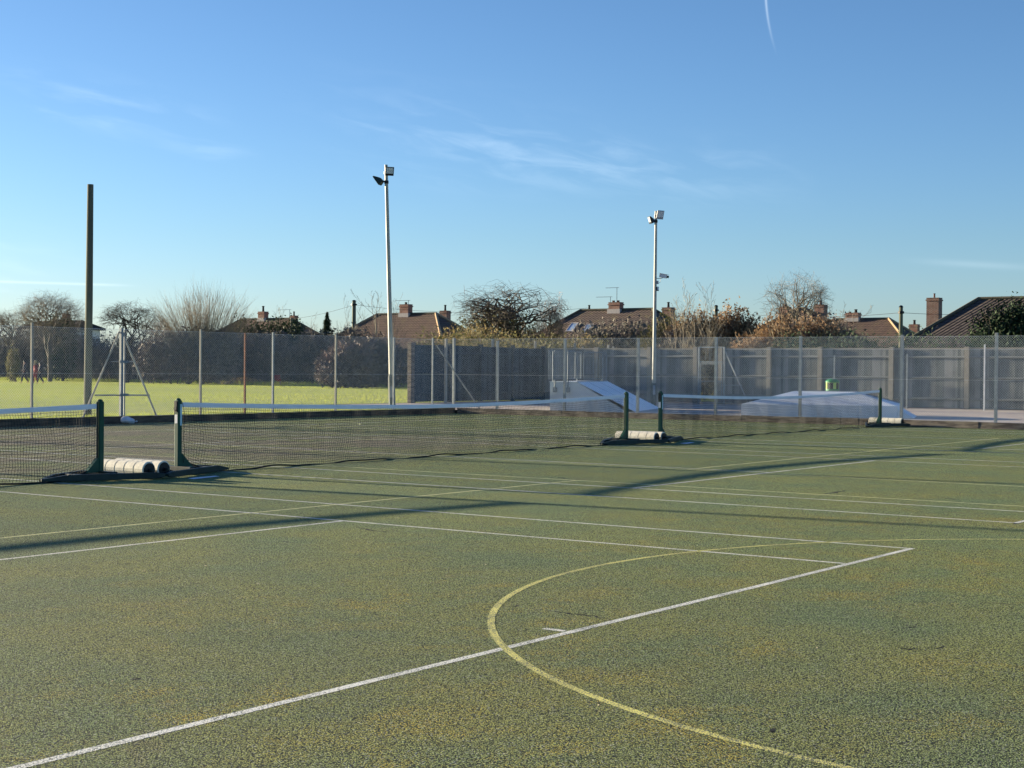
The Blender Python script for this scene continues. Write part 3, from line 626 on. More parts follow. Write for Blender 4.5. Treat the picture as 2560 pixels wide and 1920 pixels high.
# ---------------------------------------------------------------- skate ramp
Z0=.12
def frame(x,y,a):
    e=V(math.cos(a),math.sin(a),0); s=V(math.sin(a),-math.cos(a),0); o=V(x,y,0)
    return lambda i,j,z: o+e*i+s*j+V(0,0,z)
Q=frame(30.78,11.74,.344); rw,rl_,rh,rp=4.85,1.8,1.12,.95
t=thing('skate_ramp','pale concrete bank ramp with a railed platform, left of the low box','skate ramp',(30.78,11.74,Z0))
m=MB()
prof=[(-rp,Z0),(rl_,Z0),(rl_*.5,Z0+(rh-Z0)*.5-.0),(0,rh),(-rp,rh)]
a=[Q(0,j,z) for j,z in prof]; b=[Q(rw,j,z) for j,z in prof]; n=len(m.v); m.v+=[tuple(p) for p in a+b]; k=5
m.f+=[tuple(n+i for i in range(k))[::-1],tuple(n+k+i for i in range(k))]+[(n+i,n+(i+1)%k,n+k+(i+1)%k,n+k+i) for i in (0,3,4)]
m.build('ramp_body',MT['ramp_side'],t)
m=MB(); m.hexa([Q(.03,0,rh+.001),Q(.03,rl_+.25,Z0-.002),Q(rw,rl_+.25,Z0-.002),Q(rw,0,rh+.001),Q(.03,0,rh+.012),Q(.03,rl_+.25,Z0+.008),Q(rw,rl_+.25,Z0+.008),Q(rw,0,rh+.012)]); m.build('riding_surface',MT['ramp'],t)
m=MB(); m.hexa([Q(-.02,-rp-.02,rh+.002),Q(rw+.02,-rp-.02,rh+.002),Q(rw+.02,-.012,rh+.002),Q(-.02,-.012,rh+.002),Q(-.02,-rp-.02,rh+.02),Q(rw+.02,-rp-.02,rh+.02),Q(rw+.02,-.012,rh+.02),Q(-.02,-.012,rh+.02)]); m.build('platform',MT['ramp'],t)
m=MB(); m.tube([Q(.02,0,rh+.012),Q(rw,0,rh+.012)],.022,8); m.build('coping_tube',MT['steel'],t)
m=MB(); m.hexa([Q(.05,rl_+.20,Z0+.012),Q(.05,rl_+.34,Z0+.003),Q(rw-.02,rl_+.34,Z0+.003),Q(rw-.02,rl_+.20,Z0+.012),Q(.05,rl_+.20,Z0+.034),Q(.05,rl_+.34,Z0+.008),Q(rw-.02,rl_+.34,Z0+.008),Q(rw-.02,rl_+.20,Z0+.034)]); m.build('toe_plate',MT['steel'],t)
for i in (1.6,3.25):
    m=MB(); m.hexa([Q(i,.03,rh),Q(i,rl_+.18,Z0+.03),Q(i+.015,rl_+.18,Z0+.03),Q(i+.015,.03,rh),Q(i,.03,rh+.003),Q(i,rl_+.18,Z0+.042),Q(i+.015,rl_+.18,Z0+.042),Q(i+.015,.03,rh+.003)]); m.build('panel_joint',MT['sleeve'],t)
def rail_panel(A,Bp):
    m=MB(); L=(Bp-A).length; zt,zb=rh+1.08,rh+.10
    up=lambda p,z:V(p.x,p.y,z)
    m.tube([up(A,zb),up(A,zt-.06),up(A.lerp(Bp,.06/L),zt),up(A.lerp(Bp,1-.06/L),zt),up(Bp,zt-.06),up(Bp,zb)],.019,6)
    m.tube([up(A,zb),up(Bp,zb)],.015,6)
    k=int(L/.115)
    for i in range(1,k): p=A.lerp(Bp,i/k); m.tube([up(p,zb),up(p,zt)],.008,5)
    return m
g1=rail_panel(Q(-.05,-rp+.03,0),Q(-.05,-.05,0)).build('guard_rail',MT['rail_steel'],t)
g2=rail_panel(Q(.0,-rp-.05,0),Q(rw*.5-.03,-rp-.05,0)).build('guard_rail',MT['rail_steel'],t); g2=rail_panel(Q(rw*.5+.03,-rp-.05,0),Q(rw,-rp-.05,0)).build('guard_rail',MT['rail_steel'],t)
g3=rail_panel(Q(rw+.05,-rp+.03,0),Q(rw+.05,-.05,0)).build('guard_rail',MT['rail_steel'],t)
for j in (-rp+.19,-.30):
    m=MB(); m.tube([Q(-.075,j,rh-.35),Q(-.075,j,rh+1.08)],.024,8); m.build('rail_post',MT['rail_steel'],t)
    m=MB(); c=Q(-.05,j,rh-.26); m.box(c,(.10,.13,.16),.344); m.build('fixing_bracket',MT['steel'],t)
for i,j in ((.6,-rp-.05),(2.4,-rp-.05),(4.2,-rp-.05),(rw+.05,-.2)):
    m=MB(); m.tube([Q(i,j,rh-.2),Q(i,j,rh+1.08)],.022,8); m.build('rail_post',MT['rail_steel'],t)
# low funbox
Q=frame(30.95,5.6,.333)
t=thing('skate_box','low white hipped skate box in front of the green bin','skate box',(31,5,Z0))
L_,Wd=4.82,3.3; hw,ht=.50,.90
m=MB()
base=[(0,0),(0,L_),(Wd,L_),(Wd,0)]; topp=[(1.2,1.45),(1.2,3.45),(2.1,3.45),(2.1,1.45)]
n=len(m.v); m.v+=[tuple(Q(i,j,Z0)) for i,j in base]+[tuple(Q(i,j,hw)) for i,j in base]+[tuple(Q(i,j,ht)) for i,j in topp]
for i in range(4): m.f.append((n+i,n+(i+1)%4,n+4+(i+1)%4,n+4+i)); m.f.append((n+4+i,n+4+(i+1)%4,n+8+(i+1)%4,n+8+i))
m.f.append((n+8,n+9,n+10,n+11)); m.build('box_body',MT['ramp'],t)
m=MB(); E=[(1.2,1.45,ht),(1.2,3.45,ht),(.0,L_,hw)]; m.tube([Q(i,j,z+.01) for i,j,z in [(2.1,1.45,ht),(2.1,3.45,ht),(Wd,L_,hw)]],.022,6); m.build('steel_edge',MT['steel'],t)
m=MB(); m.hexa([Q(.3,L_+.01,Z0),Q(.3,L_+.5,Z0),Q(Wd-.3,L_+.5,Z0),Q(Wd-.3,L_+.01,Z0),Q(.3,L_+.01,Z0+.28),Q(.3,L_+.48,Z0+.01),Q(Wd-.3,L_+.48,Z0+.01),Q(Wd-.3,L_+.01,Z0+.28)]); m.build('kick_wedge',MT['ramp'],t)
# litter bin
pb=onX(2081,985,40.5); t=thing('litter_bin','bright green litter bin with dark mouth behind the low white box','litter bin',(pb.x,pb.y,Z0))
m=MB(); m.lathe((pb.x,pb.y,Z0),[(.20,0),(.24,.05),(.25,.70),(.25,.78)],20); m.build('bin_body',MT['green_bin'],t,smooth=False)
for s in range(4):
    a=math.pi/4+s*math.pi/2; m=MB(); m.box((pb.x+.2*math.cos(a),pb.y+.2*math.sin(a),Z0+.90),(.07,.11,.24),a); m.build('hood_pillar',MT['lime'],t)
m=MB(); m.lathe((pb.x,pb.y,Z0+.781),[(.225,0),(.225,.225)],16); m.build('dark_mouth',MT['black'],t)
m=MB(); m.lathe((pb.x,pb.y,Z0+1.02),[(.26,0),(.26,.05),(.2,.11),(.08,.14)],20); m.build('hood',MT['green_bin'],t)
# ---------------------------------------------------------------- poles and lamps
p=gnd(218,1046,.13); pt=at(226,461,(p-CAM).dot(FW))
m=MB(); m.tube([(p.x,p.y,0),(p.x*.5+pt.x*.5+.01,p.y*.5+pt.y*.5,pt.z/2),(pt.x,pt.y,pt.z)],[.105,.098,.082],14,cap=True)
tag(m.build('wooden_pole',MT['pole_wood'],smooth=False),'tall plain wooden pole standing on the grass behind the braced fence post','pole')
def lamp_head(t,c,aim,size,housing,back=.16,name='floodlight_head'):
    aim=Vector(aim).normalized(); side=aim.cross(V(0,0,1)).normalized(); up=side.cross(aim); w,h=size; c=Vector(c)
    P=lambda s,u,a:c+side*s+up*u+aim*a
    m=MB(); m.hexa([P(-w*.3,-h*.42,-back),P(w*.3,-h*.42,-back),P(w*.3,h*.05,-back*.8),P(-w*.3,h*.05,-back*.8),P(-w/2,-h/2,0),P(w/2,-h/2,0),P(w/2,h/2,0),P(-w/2,h/2,0)])
    m.hexa([P(-w/2,-h/2,.001),P(w/2,-h/2,.001),P(w/2,h/2,.001),P(-w/2,h/2,.001),P(-w/2,-h/2,.04),P(w/2,-h/2,.04),P(w/2,h/2,.04),P(-w/2,h/2,.04)])
    o=m.build(name,housing,t,bevel=.012)
    m=MB(); a=.045; m.hexa([P(-w*.40,-h*.25,.041),P(w*.40,-h*.25,.041),P(w*.40,h*.42,.041),P(-w*.40,h*.42,.041),P(-w*.40,-h*.25,a),P(w*.40,-h*.25,a),P(w*.40,h*.42,a),P(-w*.40,h*.42,a)]); m.build('lamp_glass',MT['lampglass'],o)
    return o
def floodlight(label,ub,vt,d,ut,vsl,heads,cctv=False,base_z=.13,grp='floodlight columns'):
    b=at(ub,1015,d); tp=at(ut,vt,d); t=thing('floodlight',label,'floodlight',(b.x,b.y,base_z),grp); H=tp.z
    zs=at(ub,vsl,d).z; ax=lambda z:V(b.x+(tp.x-b.x)*z/H,b.y+(tp.y-b.y)*z/H,z)
    m=MB(); m.tube([ax(zs-.02),ax(zs+.5),ax(H)],[.088,.082,.054],8,cap=True); m.build('column',MT['pole_white'],t)
    m=MB(); m.tube([ax(0),ax(zs-.12),ax(zs)],[.118,.115,.095],8,cap=True); m.build('column_base',MT['sleeve'],t)
    m=MB(); q=ax(.75)-V(FW.x,FW.y,0)*.113; m.box(q,(.10,.02,.38),math.atan2(RT.y,RT.x)); m.build('access_door',MT['lampgrey'],t)
    for (uh,vh,aim,size,hm) in heads:
        c=at(uh,vh,d-.05); lamp_head(t,c,aim,size,hm)
        zc=c.z-.05; p=ax(min(zc,H-.1)); q=c-Vector(aim).normalized()*.12
        m=MB(); m.tube([p,p.lerp(q,.5)+V(0,0,-.05),q],.02,6); m.tube([p-V(0,0,.05),p+V(0,0,.05)],.075,8,cap=True); m.build('bracket',MT['black'],t)
    return t,ax
toCam=-FW; 
dirn=lambda r,f,u:(RT*r+FW*f+V(0,0,u))
floodlight('tall cream floodlight column with grey base sleeve behind the left hand fence',981,412,52,965,936,
  [(973.5,428,dirn(.35,-1,-.30),(.30,.30),MT['black']),(944,451,dirn(-1,.25,-.75),(.30,.36),MT['green_base'])])
t,ax=floodlight('cream floodlight column with a security camera, in the skate area',1634,528,62,1640,958,
  [(1650,537,dirn(.55,-1,-.35),(.32,.36),MT['lampgrey']),(1626,550,dirn(-1,-.25,-.32),(.30,.30),MT['black'])])
d=62
c=at(1658,690,d); tl=dirn(1,-.25,-.22).normalized()
def obox(m,c,ax_,l,w,h):
    s=ax_.cross(V(0,0,1)).normalized(); u=s.cross(ax_); P=[]
    for k in (-1,1):
        for i,j in ((-1,-1),(1,-1),(1,1),(-1,1)): P.append(c+ax_*(i*l/2)+s*(j*w/2)+u*(k*h/2))
    m.hexa(P)
m=MB(); obox(m,c,tl,.30,.13,.15); o=m.build('security_camera',MT['camwhite'],t,bevel=.01)
m=MB(); obox(m,c+tl*.19,tl,.08,.10,.09); m.build('camera_lens',MT['black'],o)
m=MB(); obox(m,c+tl*.03+V(0,0,.085),tl,.40,.17,.012); m.build('sun_shield',MT['camwhite'],o)
m=MB(); q=at(1640,696,d); m.tube([q,at(1652,696,d),c+V(0,0,-.07)],.015,6); m.tube([at(1651,692,d),at(1651,705,d),at(1645,709,d)],.008,5); m.build('camera_bracket',MT['steel'],t)
m=MB(); obox(m,at(1644,706,d),RT,.07,.07,.13); m.build('junction_box',MT['lampgrey'],t)
lamp_head(t,at(1643,722,d),dirn(.8,-.6,0),(.14,.17),MT['black'],.08,'small_floodlight'); 
m=MB(); m.tube([ax(at(1637,722,d).z),at(1643,722,d)],.02,6); m.build('bracket',MT['black'],t)
# floodlight columns of the neighbouring court, left of the picture, whose shadows cross the courts
for i,(x,y,h_) in enumerate(((-1.28,17.2,9.2),(5.35,17.2,9.2))):
    t=thing('floodlight',('floodlight column out of frame at left whose thin shadow crosses the near court','floodlight column out of frame at left whose shadow crosses the middle court')[i],'floodlight',(x,y,.13),'floodlight columns left of the picture')
    m=MB(); m.tube([(x,y,1.2),(x,y,h_)],[.085,.055],8,cap=True); m.build('column',MT['pole_white'],t)
    m=MB(); m.tube([(x,y,0),(x,y,1.2)],.11,8,cap=True); m.build('column_base',MT['sleeve'],t)
    lamp_head(t,(x+.1,y-.25,h_-.1),(.2,-1,-.5),(.34,.36),MT['black'])
# sack at the kerb
p=gnd(319,1060); t=thing('sack','white sack slumped against the kerb below the braced post','sack',(p.x,p.y,0))
m=MB(); r=random.Random(5); nu,nv_=14,9; b0=len(m.v); ex=V(RT.x,RT.y,0).normalized(); ey=V(-ex.y,ex.x,0)
for j in range(nv_):
    ph=math.pi*j/(nv_-1); 
    for i in range(nu):
        a=2*math.pi*i/nu; k=1+.12*math.sin(3*a+j)+.08*r.uniform(-1,1)
        x=-math.cos(ph)*.19; w=(math.sin(ph)**.6 if 0<j<nv_-1 else .12)
        q=p+ex*x+ey*(.11*w*math.cos(a)*k)+V(0,0,max(.004,.095+.095*w*math.sin(a)*k-(.02 if x>0 else -.015)))
        m.v.append(tuple(q))
for j in range(nv_-1):
    for i in range(nu): m.f.append((b0+j*nu+i,b0+j*nu+(i+1)%nu,b0+(j+1)*nu+(i+1)%nu,b0+(j+1)*nu+i))
m.f.append(tuple(b0+i for i in range(nu))); m.f.append(tuple(b0+(nv_-1)*nu+i for i in range(nu)))
m.build('sack_body',MT['sack'],t,smooth=True)
m=MB(); e=p+ex*.19+V(0,0,.07); m.tube([e-ex*.02,e+ex*.02,e+ex*.05,e+ex*.06+V(0,0,.02)],[.03,.010,.022,.028],8,cap=True); m.build('tied_neck',MT['sack'],t,smooth=True)
# ---------------------------------------------------------------- plants
def grow(mt,mc,p,d,L,r0,lv,rn,sp):
    n=sp['seg'][min(lv,len(sp['seg'])-1)]; pts=[p.copy()]; dirs=[d.copy()]
    for i in range(n):
        w=sp['wob'][min(lv,len(sp['wob'])-1)]
        d=(d+V(rn.gauss(0,w),rn.gauss(0,w),rn.gauss(0,w)+sp['up'][min(lv,len(sp['up'])-1)])).normalized()
        p=p+d*(L/n); pts.append(p.copy()); dirs.append(d.copy())
    last=lv==sp['levels']-1; r1=r0*(.45 if lv==0 else .3)
    sides=7 if lv==0 else (5 if lv==1 else 3)
    (mt if lv<=sp.get('tl',1) else mc).tube(pts,[max(sp['rmin'],r0+(r1-r0)*i/n) for i in range(n+1)],sides)
    if last: return
    k=sp['n'][lv]
    for c in range(k):
        t=sp['t0'][min(lv,len(sp['t0'])-1)]+(1-sp['t0'][min(lv,len(sp['t0'])-1)])*(c+rn.random())/k
        f=t*n; i=min(int(f),n-1); q=pts[i].lerp(pts[i+1],f-i); dd=dirs[i+1]
        a=R(rn.gauss(sp['ang'][lv],sp['ang'][lv]*.25)); az_=rn.random()*2*math.pi
        o1=dd.orthogonal().normalized(); o2=dd.cross(o1)
        nd=(dd*math.cos(a)+(o1*math.cos(az_)+o2*math.sin(az_))*math.sin(a)).normalized()
        ll=L*sp['len'][lv]*rn.uniform(.7,1.25)*(1.15-.45*t if lv>0 else 1)
        rr=max(sp['rmin'],(r0+(r1-r0)*t)*sp['rr'])
        grow(mt,mc,q,nd,ll,rr,lv+1,rn,sp)
SP={
 'round':dict(levels=5,seg=[4,5,4,3,2],wob=[.06,.12,.16,.2,.2],up=[.05,.07,.06,.05,.03],n=[9,9,8,6],t0=[.40,.2,.15,.1],ang=[46,42,40,40],len=[1.05,.50,.46,.5],rr=.50,rmin=.0075,tl=1),
 'gnarl':dict(levels=5,seg=[4,7,6,5,3],wob=[.15,.25,.34,.34,.3],up=[.05,.03,.02,.03,.06],n=[8,7,7,6],t0=[.5,.3,.2,.1],ang=[58,52,52,50],len=[1.25,.52,.5,.5],rr=.58,rmin=.0085,tl=2),
 'sap':dict(levels=4,seg=[6,5,3,2],wob=[.05,.08,.12,.1],up=[.06,.09,.10,.05],n=[10,6,3],t0=[.22,.2,.2],ang=[26,28,28],len=[.46,.38,.42],rr=.42,rmin=.0055,tl=0),
 'vase':dict(levels=5,seg=[3,6,5,4,2],wob=[.04,.07,.09,.12,.12],up=[.05,.03,.05,.06,.06],n=[9,9,7,4],t0=[.6,.2,.15,.1],ang=[34,27,28,30],len=[2.3,.42,.45,.5],rr=.45,rmin=.0075,tl=1),
 'weep':dict(levels=4,seg=[5,6,6,3],wob=[.05,.1,.1,.1],up=[.06,.0,-.28,-.3],n=[13,10,6],t0=[.3,.2,.2],ang=[35,50,40],len=[.38,.62,.5],rr=.5,rmin=.007,tl=0)}
def tree(name,label,base,H,kind,tm,cm,seed,r=.14,trunk=.35,group=None,wide=1.0):
    rn=random.Random(seed); mt,mc=MB(),MB(); sp=SP[kind]
    grow(mt,mc,V(0,0,0),V(rn.uniform(-.06,.06),rn.uniform(-.06,.06),1).normalized(),H*trunk,r,0,rn,sp)
    zs=sorted(v[2] for v in mc.v); top=zs[int(len(zs)*.985)]; k=H/top
    for mm in (mt,mc): mm.v=[(x*k*wide,y*k*wide,z*k) for x,y,z in mm.v]
    t=thing(name,label,'tree',base,group); mt.build('trunk',tm,t,world=False); mc.build('crown',cm,t,world=False)
    return t
def domed(name,label,base,H,Wd,tm,cm,seed,n=(8,7,7,6),zc=.60,rz=.40,trunk=.3,r=.16,kink=.10,low=-.15,rmin=.005,group=None):
    'trunk, limbs and ever finer twigs reaching out to the skin of a domed crown'
    rn=random.Random(seed); mt,mc=MB(),MB(); c=V(0,0,H*zc); rad=V(Wd/2,Wd/2,H*rz); fr=[.48,.74,.90,1.0]; sp=[0,.50,.34,.26]; rr=[r*.55,r*.24,r*.10,rmin*1.1]
    top=V(rn.uniform(-.1,.1),rn.uniform(-.1,.1),H*trunk); mt.tube([(0,0,0),top*.5+V(rn.uniform(-.08,.08),0,0),top],[r*1.25,r,r*.85],8)
    def rec(p,d,l,r0):
        q=fr[l]*rn.uniform(.84,1.10)*(1+.13*math.sin(3*math.atan2(d.y,d.x)+seed)*(1-d.z*d.z)+.08*math.sin(7*math.atan2(d.y,d.x)+d.z*5+seed)); t=c+V(d.x*rad.x,d.y*rad.y,d.z*rad.z)*q; L=(t-p).length
        pts=[p]; k=4 if l<2 else 3
        for i in range(1,k):
            pts.append(p.lerp(t,i/k)+V(rn.gauss(0,1),rn.gauss(0,1),rn.gauss(0,.7)+.5)*L*kink)
        pts.append(t); r1=max(rmin*.6,rr[l+1] if l<3 else rmin*.6)
        (mt if l==0 else mc).tube(pts,[r0+(r1-r0)*i/k for i in range(k+1)],5 if l<2 else 3)
        if l==3: return
        for j in range(n[l+1]):
            f=.35+.65*(j+rn.random())/n[l+1]; x=f*k; i=min(int(x),k-1); q0=pts[i].lerp(pts[i+1],x-i)
            nd=(d+V(rn.gauss(0,sp[l+1]),rn.gauss(0,sp[l+1]),rn.gauss(0,sp[l+1]))).normalized()
            rec(q0,nd,l+1,rr[l+1])
    for j in range(n[0]):
        a=2*math.pi*(j+rn.random()*.7)/n[0]; z=rn.uniform(low,1) if j%3 else rn.uniform(.5,1); q=math.sqrt(max(0,1-z*z)); rec(top*rn.uniform(.75,1),V(q*math.cos(a),q*math.sin(a),z).normalized(),0,rr[0])
    t=thing(name,label,'tree',base,group); mt.build('trunk',tm,t,world=False); mc.build('crown',cm,t,world=False); return t
def fan(name,label,base,H,Wd,n,seed,tm,cm,h0=.0,rr=.022):
    'many straight shoots rising from a low stool'
    rn=random.Random(seed); mt,mc=MB(),MB()
    mt.tube([(0,0,0),(.05,0,.5),(0,.05,h0+.3)],[.22,.2,.22],8,cap=True)
    for i in range(n):
        a=rn.random()*2*math.pi; q=rn.random()**.6; p=V(math.cos(a)*q*Wd*.22,math.sin(a)*q*Wd*.22,h0+rn.uniform(-.2,.4))
        lean=q*R(66)*rn.uniform(.5,1.1); d=V(math.cos(a)*math.sin(lean),math.sin(a)*math.sin(lean),math.cos(lean))
        L=(H-h0)*(.70+.30*math.cos(lean*1.3))*rn.uniform(.66,.99); pts=[p]
        mt.tube([V(0,0,h0),p*.6+V(0,0,h0*.4),p],[.09,.06,.04],5)
        for k in range(6): d=(d+V(rn.gauss(0,.03),rn.gauss(0,.03),.025)).normalized(); p=p+d*L/6; pts.append(p)
        mc.tube(pts,[rr*(1-.8*k/6) for k in range(7)],4)
        for c in range(rn.randint(7,12)):
            k=rn.randint(1,5); q0=pts[k]; dd=(pts[k+1]-pts[k]).normalized(); dd=(dd+V(rn.gauss(0,.28),rn.gauss(0,.28),0)).normalized(); l=L*rn.uniform(.15,.4)
            mc.tube([q0,q0+dd*l*.5,q0+dd*l+V(0,0,.04*l)],[rr*.5,rr*.35,rr*.15],3)
    t=thing(name,label,'tree',base); mt.build('trunk',tm,t,world=False); mc.build('crown',cm,t,world=False); return t
def leafcloud(m,lobes,n,size,rn,shell=.55,up=.0):
    tot=sum(r[0]*r[1]+r[1]*r[2]+r[0]*r[2] for c,r in lobes)
    for c,r in lobes:
        k=int(n*(r[0]*r[1]+r[1]*r[2]+r[0]*r[2])/tot)
        for i in range(k):
            a=rn.random()*2*math.pi; z=rn.uniform(-1,1); s=math.sqrt(1-z*z)
            bump_=1+.14*math.sin(a*3+z*5+c[0]*3)+.10*math.sin(a*7-z*9+c[1])+.06*rn.gauss(0,1)
            q=(shell+(1-shell)*rn.random()**.5)*bump_
            p=V(c[0]+r[0]*s*math.cos(a)*q,c[1]+r[1]*s*math.sin(a)*q,c[2]+r[2]*z*q)
            if p.z<.02: continue
            u=V(rn.gauss(0,1),rn.gauss(0,1),rn.gauss(0,1)+up).normalized(); w=u.orthogonal().normalized(); w=(w*math.cos(a)+u.cross(w)*math.sin(a)); l=size*rn.uniform(.5,1.3)
            m.tri(p-w*l*.35,p+w*l*.35,p+u*l)
def bush(name,label,base,lobes,n,size,mat,seed,cat='bush',tw=0,twm=None,group=None,shell=.55,up=.0,stem=.06):
    rn=random.Random(seed); t=thing(name,label,cat,base,group); m=MB(); leafcloud(m,lobes,n,size,rn,shell,up); m.build('foliage',mat,t,world=False)
    m=MB(); zt=max(c[2] for c,r in lobes)
    for i in range(5):
        c,r=rn.choice(lobes); m.tube([(rn.uniform(-.1,.1),rn.uniform(-.1,.1),0),(c[0]*.5,c[1]*.5,c[2]*.5),(c[0]+rn.uniform(-.2,.2),c[1],c[2])],[stem,stem*.8,stem*.4],5)
    for i in range(tw):
        c,r=rn.choice(lobes); a=rn.random()*6.28; d=V(math.cos(a)*.6,math.sin(a)*.6,1).normalized(); p=V(c[0]+r[0]*.7*math.cos(a)*rn.random(),c[1]+r[1]*.7*math.sin(a)*rn.random(),c[2]+r[2]*rn.uniform(.0,.7)); l=min(r[2]*rn.uniform(.2,.6),.75)
        m.tube([p,p+d*l*.5,p+d*l+V(0,0,.05)],[.012,.009,.005],3)
    m.build('stems',twm or MT['bark_dark'],t,world=False); return t
def base_at(u,d,z=.12): p=at(u,930,d); return V(p.x,p.y,z)
def ztop(u,v,d): return at(u,v,d).z
# long hedge / thicket bounding the field
def thicket(name,label,line,depth,hfun,n,size,mat,seed,twigs,twmat,zb=.1,leafup=.0,leaffrac=.55):
    rn=random.Random(seed); a,b=V(*line[0]),V(*line[1]); L=(b-a).length; d=(b-a)/L; nn=V(-d.y,d.x); m=MB()
    for i in range(n):
        s=rn.random(); h=hfun(s); q=rn.random(); x=a+d*(s*L)+nn*rn.uniform(-depth/2,depth/2); 
        z=zb+h*q**.8*rn.uniform(.82,1.10)
        if q>.9 and rn.random()<.5: continue
        u=V(rn.gauss(0,1),rn.gauss(0,1),rn.gauss(0,1)+leafup).normalized(); w=u.orthogonal().normalized(); l=size*rn.uniform(.5,1.4); p=V(x.x,x.y,z)
        m.tri(p-w*l*.35,p+w*l*.35,p+u*l)
    o=tag(m.build(name,mat),label,'hedge',kind='stuff')
    m=MB()
    for i in range(twigs):
        s=rn.random(); h=hfun(s); x=a+d*(s*L)+nn*rn.uniform(-depth/2,depth/2); dd=V(rn.gauss(0,.3),rn.gauss(0,.3),1).normalized(); l=rn.uniform(.5,1.5); z0=max(zb,zb+h*rn.uniform(.0,1.02)-l*.6)
        p=V(x.x,x.y,z0); p1=p+dd*l*.5; p2=p1+(dd+V(rn.gauss(0,.35),rn.gauss(0,.35),0)).normalized()*l*.5
        m.tube([p,p1,p2],[.014,.011,.006],3)
    m.build('bare_twigs',twmat,o,world=False); return o
hf=lambda s:3.4+.7*math.sin(s*19+1)+.55*math.sin(s*47)+.45*math.sin(s*131)+.3*math.sin(s*310)+(.9 if s>.55 else 0)*min(1,(s-.55)*6 if s>.55 else 0)
thicket('hedge','dark tangled hedge and bare thicket along the far side of the field',((78.2,36),(78.2,128)),3.0,hf,95000,.26,MT['thicket_leaf'],11,26000,MT['thicket'])
gh=lambda s:3.0+.10*math.sin(s*60)+.06*math.sin(s*150)
thicket('hedge','clipped dark green hedge top showing above the board fence',((BX+2.3,12.6),(BX+2.3,-14)),1.4,gh,30000,.12,MT['leaf_dark'],12,300,MT['twig_dark'])
gh2=lambda s:2.95+.10*math.sin(s*40)+.05*math.sin(s*110)
thicket('hedge','olive green hedge strip showing just above the shaded board fence',((38.5,AY+1.6),(53,AY+1.6)),1.2,gh2,22000,.13,MT['leaf_olive'],13,400,MT['twig_grey'])
# trees and shrubs (photo column, distance, top row)
def T(u,d,v,**k): return dict(base=base_at(u,d),H=ztop(u,v,d)-.12,**k)
a=T(125,132,730); domed('bare_tree','large bare tree with a wide pale crown, left of the tall wooden pole',a['base'],a['H'],6.6,MT['bark_grey'],MT['twig_grey'],21,rmin=.0045,n=(9,7,6,5),zc=.62,rz=.38,kink=.07)
a=T(30,140,775); domed('bare_tree','lower bare tree at the left edge of the photo behind the hedge',a['base'],a['H'],5.5,MT['bark_grey'],MT['twig_grey'],22,rmin=.0045,n=(7,6,5,5),kink=.07)
a=T(318,128,755); domed('bare_tree','dark crooked bare tree between the wooden pole and the fan shaped tree',a['base'],a['H'],5.6,MT['bark_dark'],MT['twig_dark'],23,n=(7,5,5,4),zc=.66,rz=.34,kink=.16,r=.15)
a=T(505,124,706); fan('pollarded_tree','fan shaped pollarded tree of straight pale shoots behind the hedge',a['base'],a['H']*.97,8.2,420,24,MT['bark_grey'],MT['twig_tan'],2.4,.012)
a=T(400,132,792); domed('bare_tree','small reddish bare tree beside the foot of the fan shaped tree',a['base'],a['H'],3.8,MT['bark_dark'],MT['twig_pink'],25,n=(6,5,4,4),r=.1,kink=.12)
a=T(868,124,742); tree('birch','slender pale birch left of the cream floodlight column',a['base'],a['H'],'sap',MT['bark_pale'],MT['twig_grey'],26,.07,.8)
a=T(935,118,728); tree('birch','taller pale birch just left of the cream floodlight column, over the brown roof',a['base'],a['H'],'sap',MT['bark_pale'],MT['twig_grey'],27,.08,.8,wide=1.3)
a=T(985,116,742); tree('birch','pale birch just right of the tall cream floodlight column',a['base'],a['H'],'sap',MT['bark_pale'],MT['twig_grey'],28,.07,.8)
a=T(765,136,792); tree('birch','thin bare birch left of the dark conifer',a['base'],a['H'],'sap',MT['bark_pale'],MT['twig_grey'],29,.06,.8,wide=1.4)
a=T(690,130,762); tree('birch','wispy tips rising behind the green bush by the brick chimney',a['base'],a['H'],'sap',MT['bark_pale'],MT['twig_pale'],30,.05,.8)
a=T(1278,84,712); domed('apple_tree','old twisted bare tree with black limbs above the shaded fence',a['base'],a['H'],6.3,MT['bark_dark'],MT['twig_dark'],31,n=(7,6,4,3),zc=.70,rz=.30,kink=.17,r=.2,trunk=.42,low=-.3,rmin=.0055)
a=T(1372,84,772); domed('apple_tree','lower twisted bare tree leaning towards the roof with skylights',a['base'],a['H'],1.9,MT['bark_dark'],MT['twig_grey'],32,n=(5,5,4,3),zc=.72,rz=.28,kink=.2,r=.09,trunk=.45,rmin=.006)
a=T(1374,104,744); tree('weeping_birch','pinkish weeping birch behind the twisted bare tree',a['base'],a['H'],'weep',MT['bark_grey'],MT['twig_pink'],33,.09,.75,wide=.62)
a=T(1992,82,680); domed('bare_tree','rounded bare tree rising over the golden hedge between two chimneys',a['base'],a['H'],4.3,MT['bark_dark'],MT['twig_grey'],34,rmin=.0042,n=(8,5,4,4),zc=.66,rz=.34,kink=.05,r=.12,trunk=.42,low=.1)
a=T(1875,86,745); tree('birch','faint thin sapling left of the rounded bare tree',a['base'],a['H'],'sap',MT['bark_pale'],MT['twig_grey'],35,.05,.8)
a=T(2130,98,762); tree('birch','faint thin sapling left of the last roof chimney',a['base'],a['H'],'sap',MT['bark_grey'],MT['twig_grey'],36,.05,.8,wide=1.2)
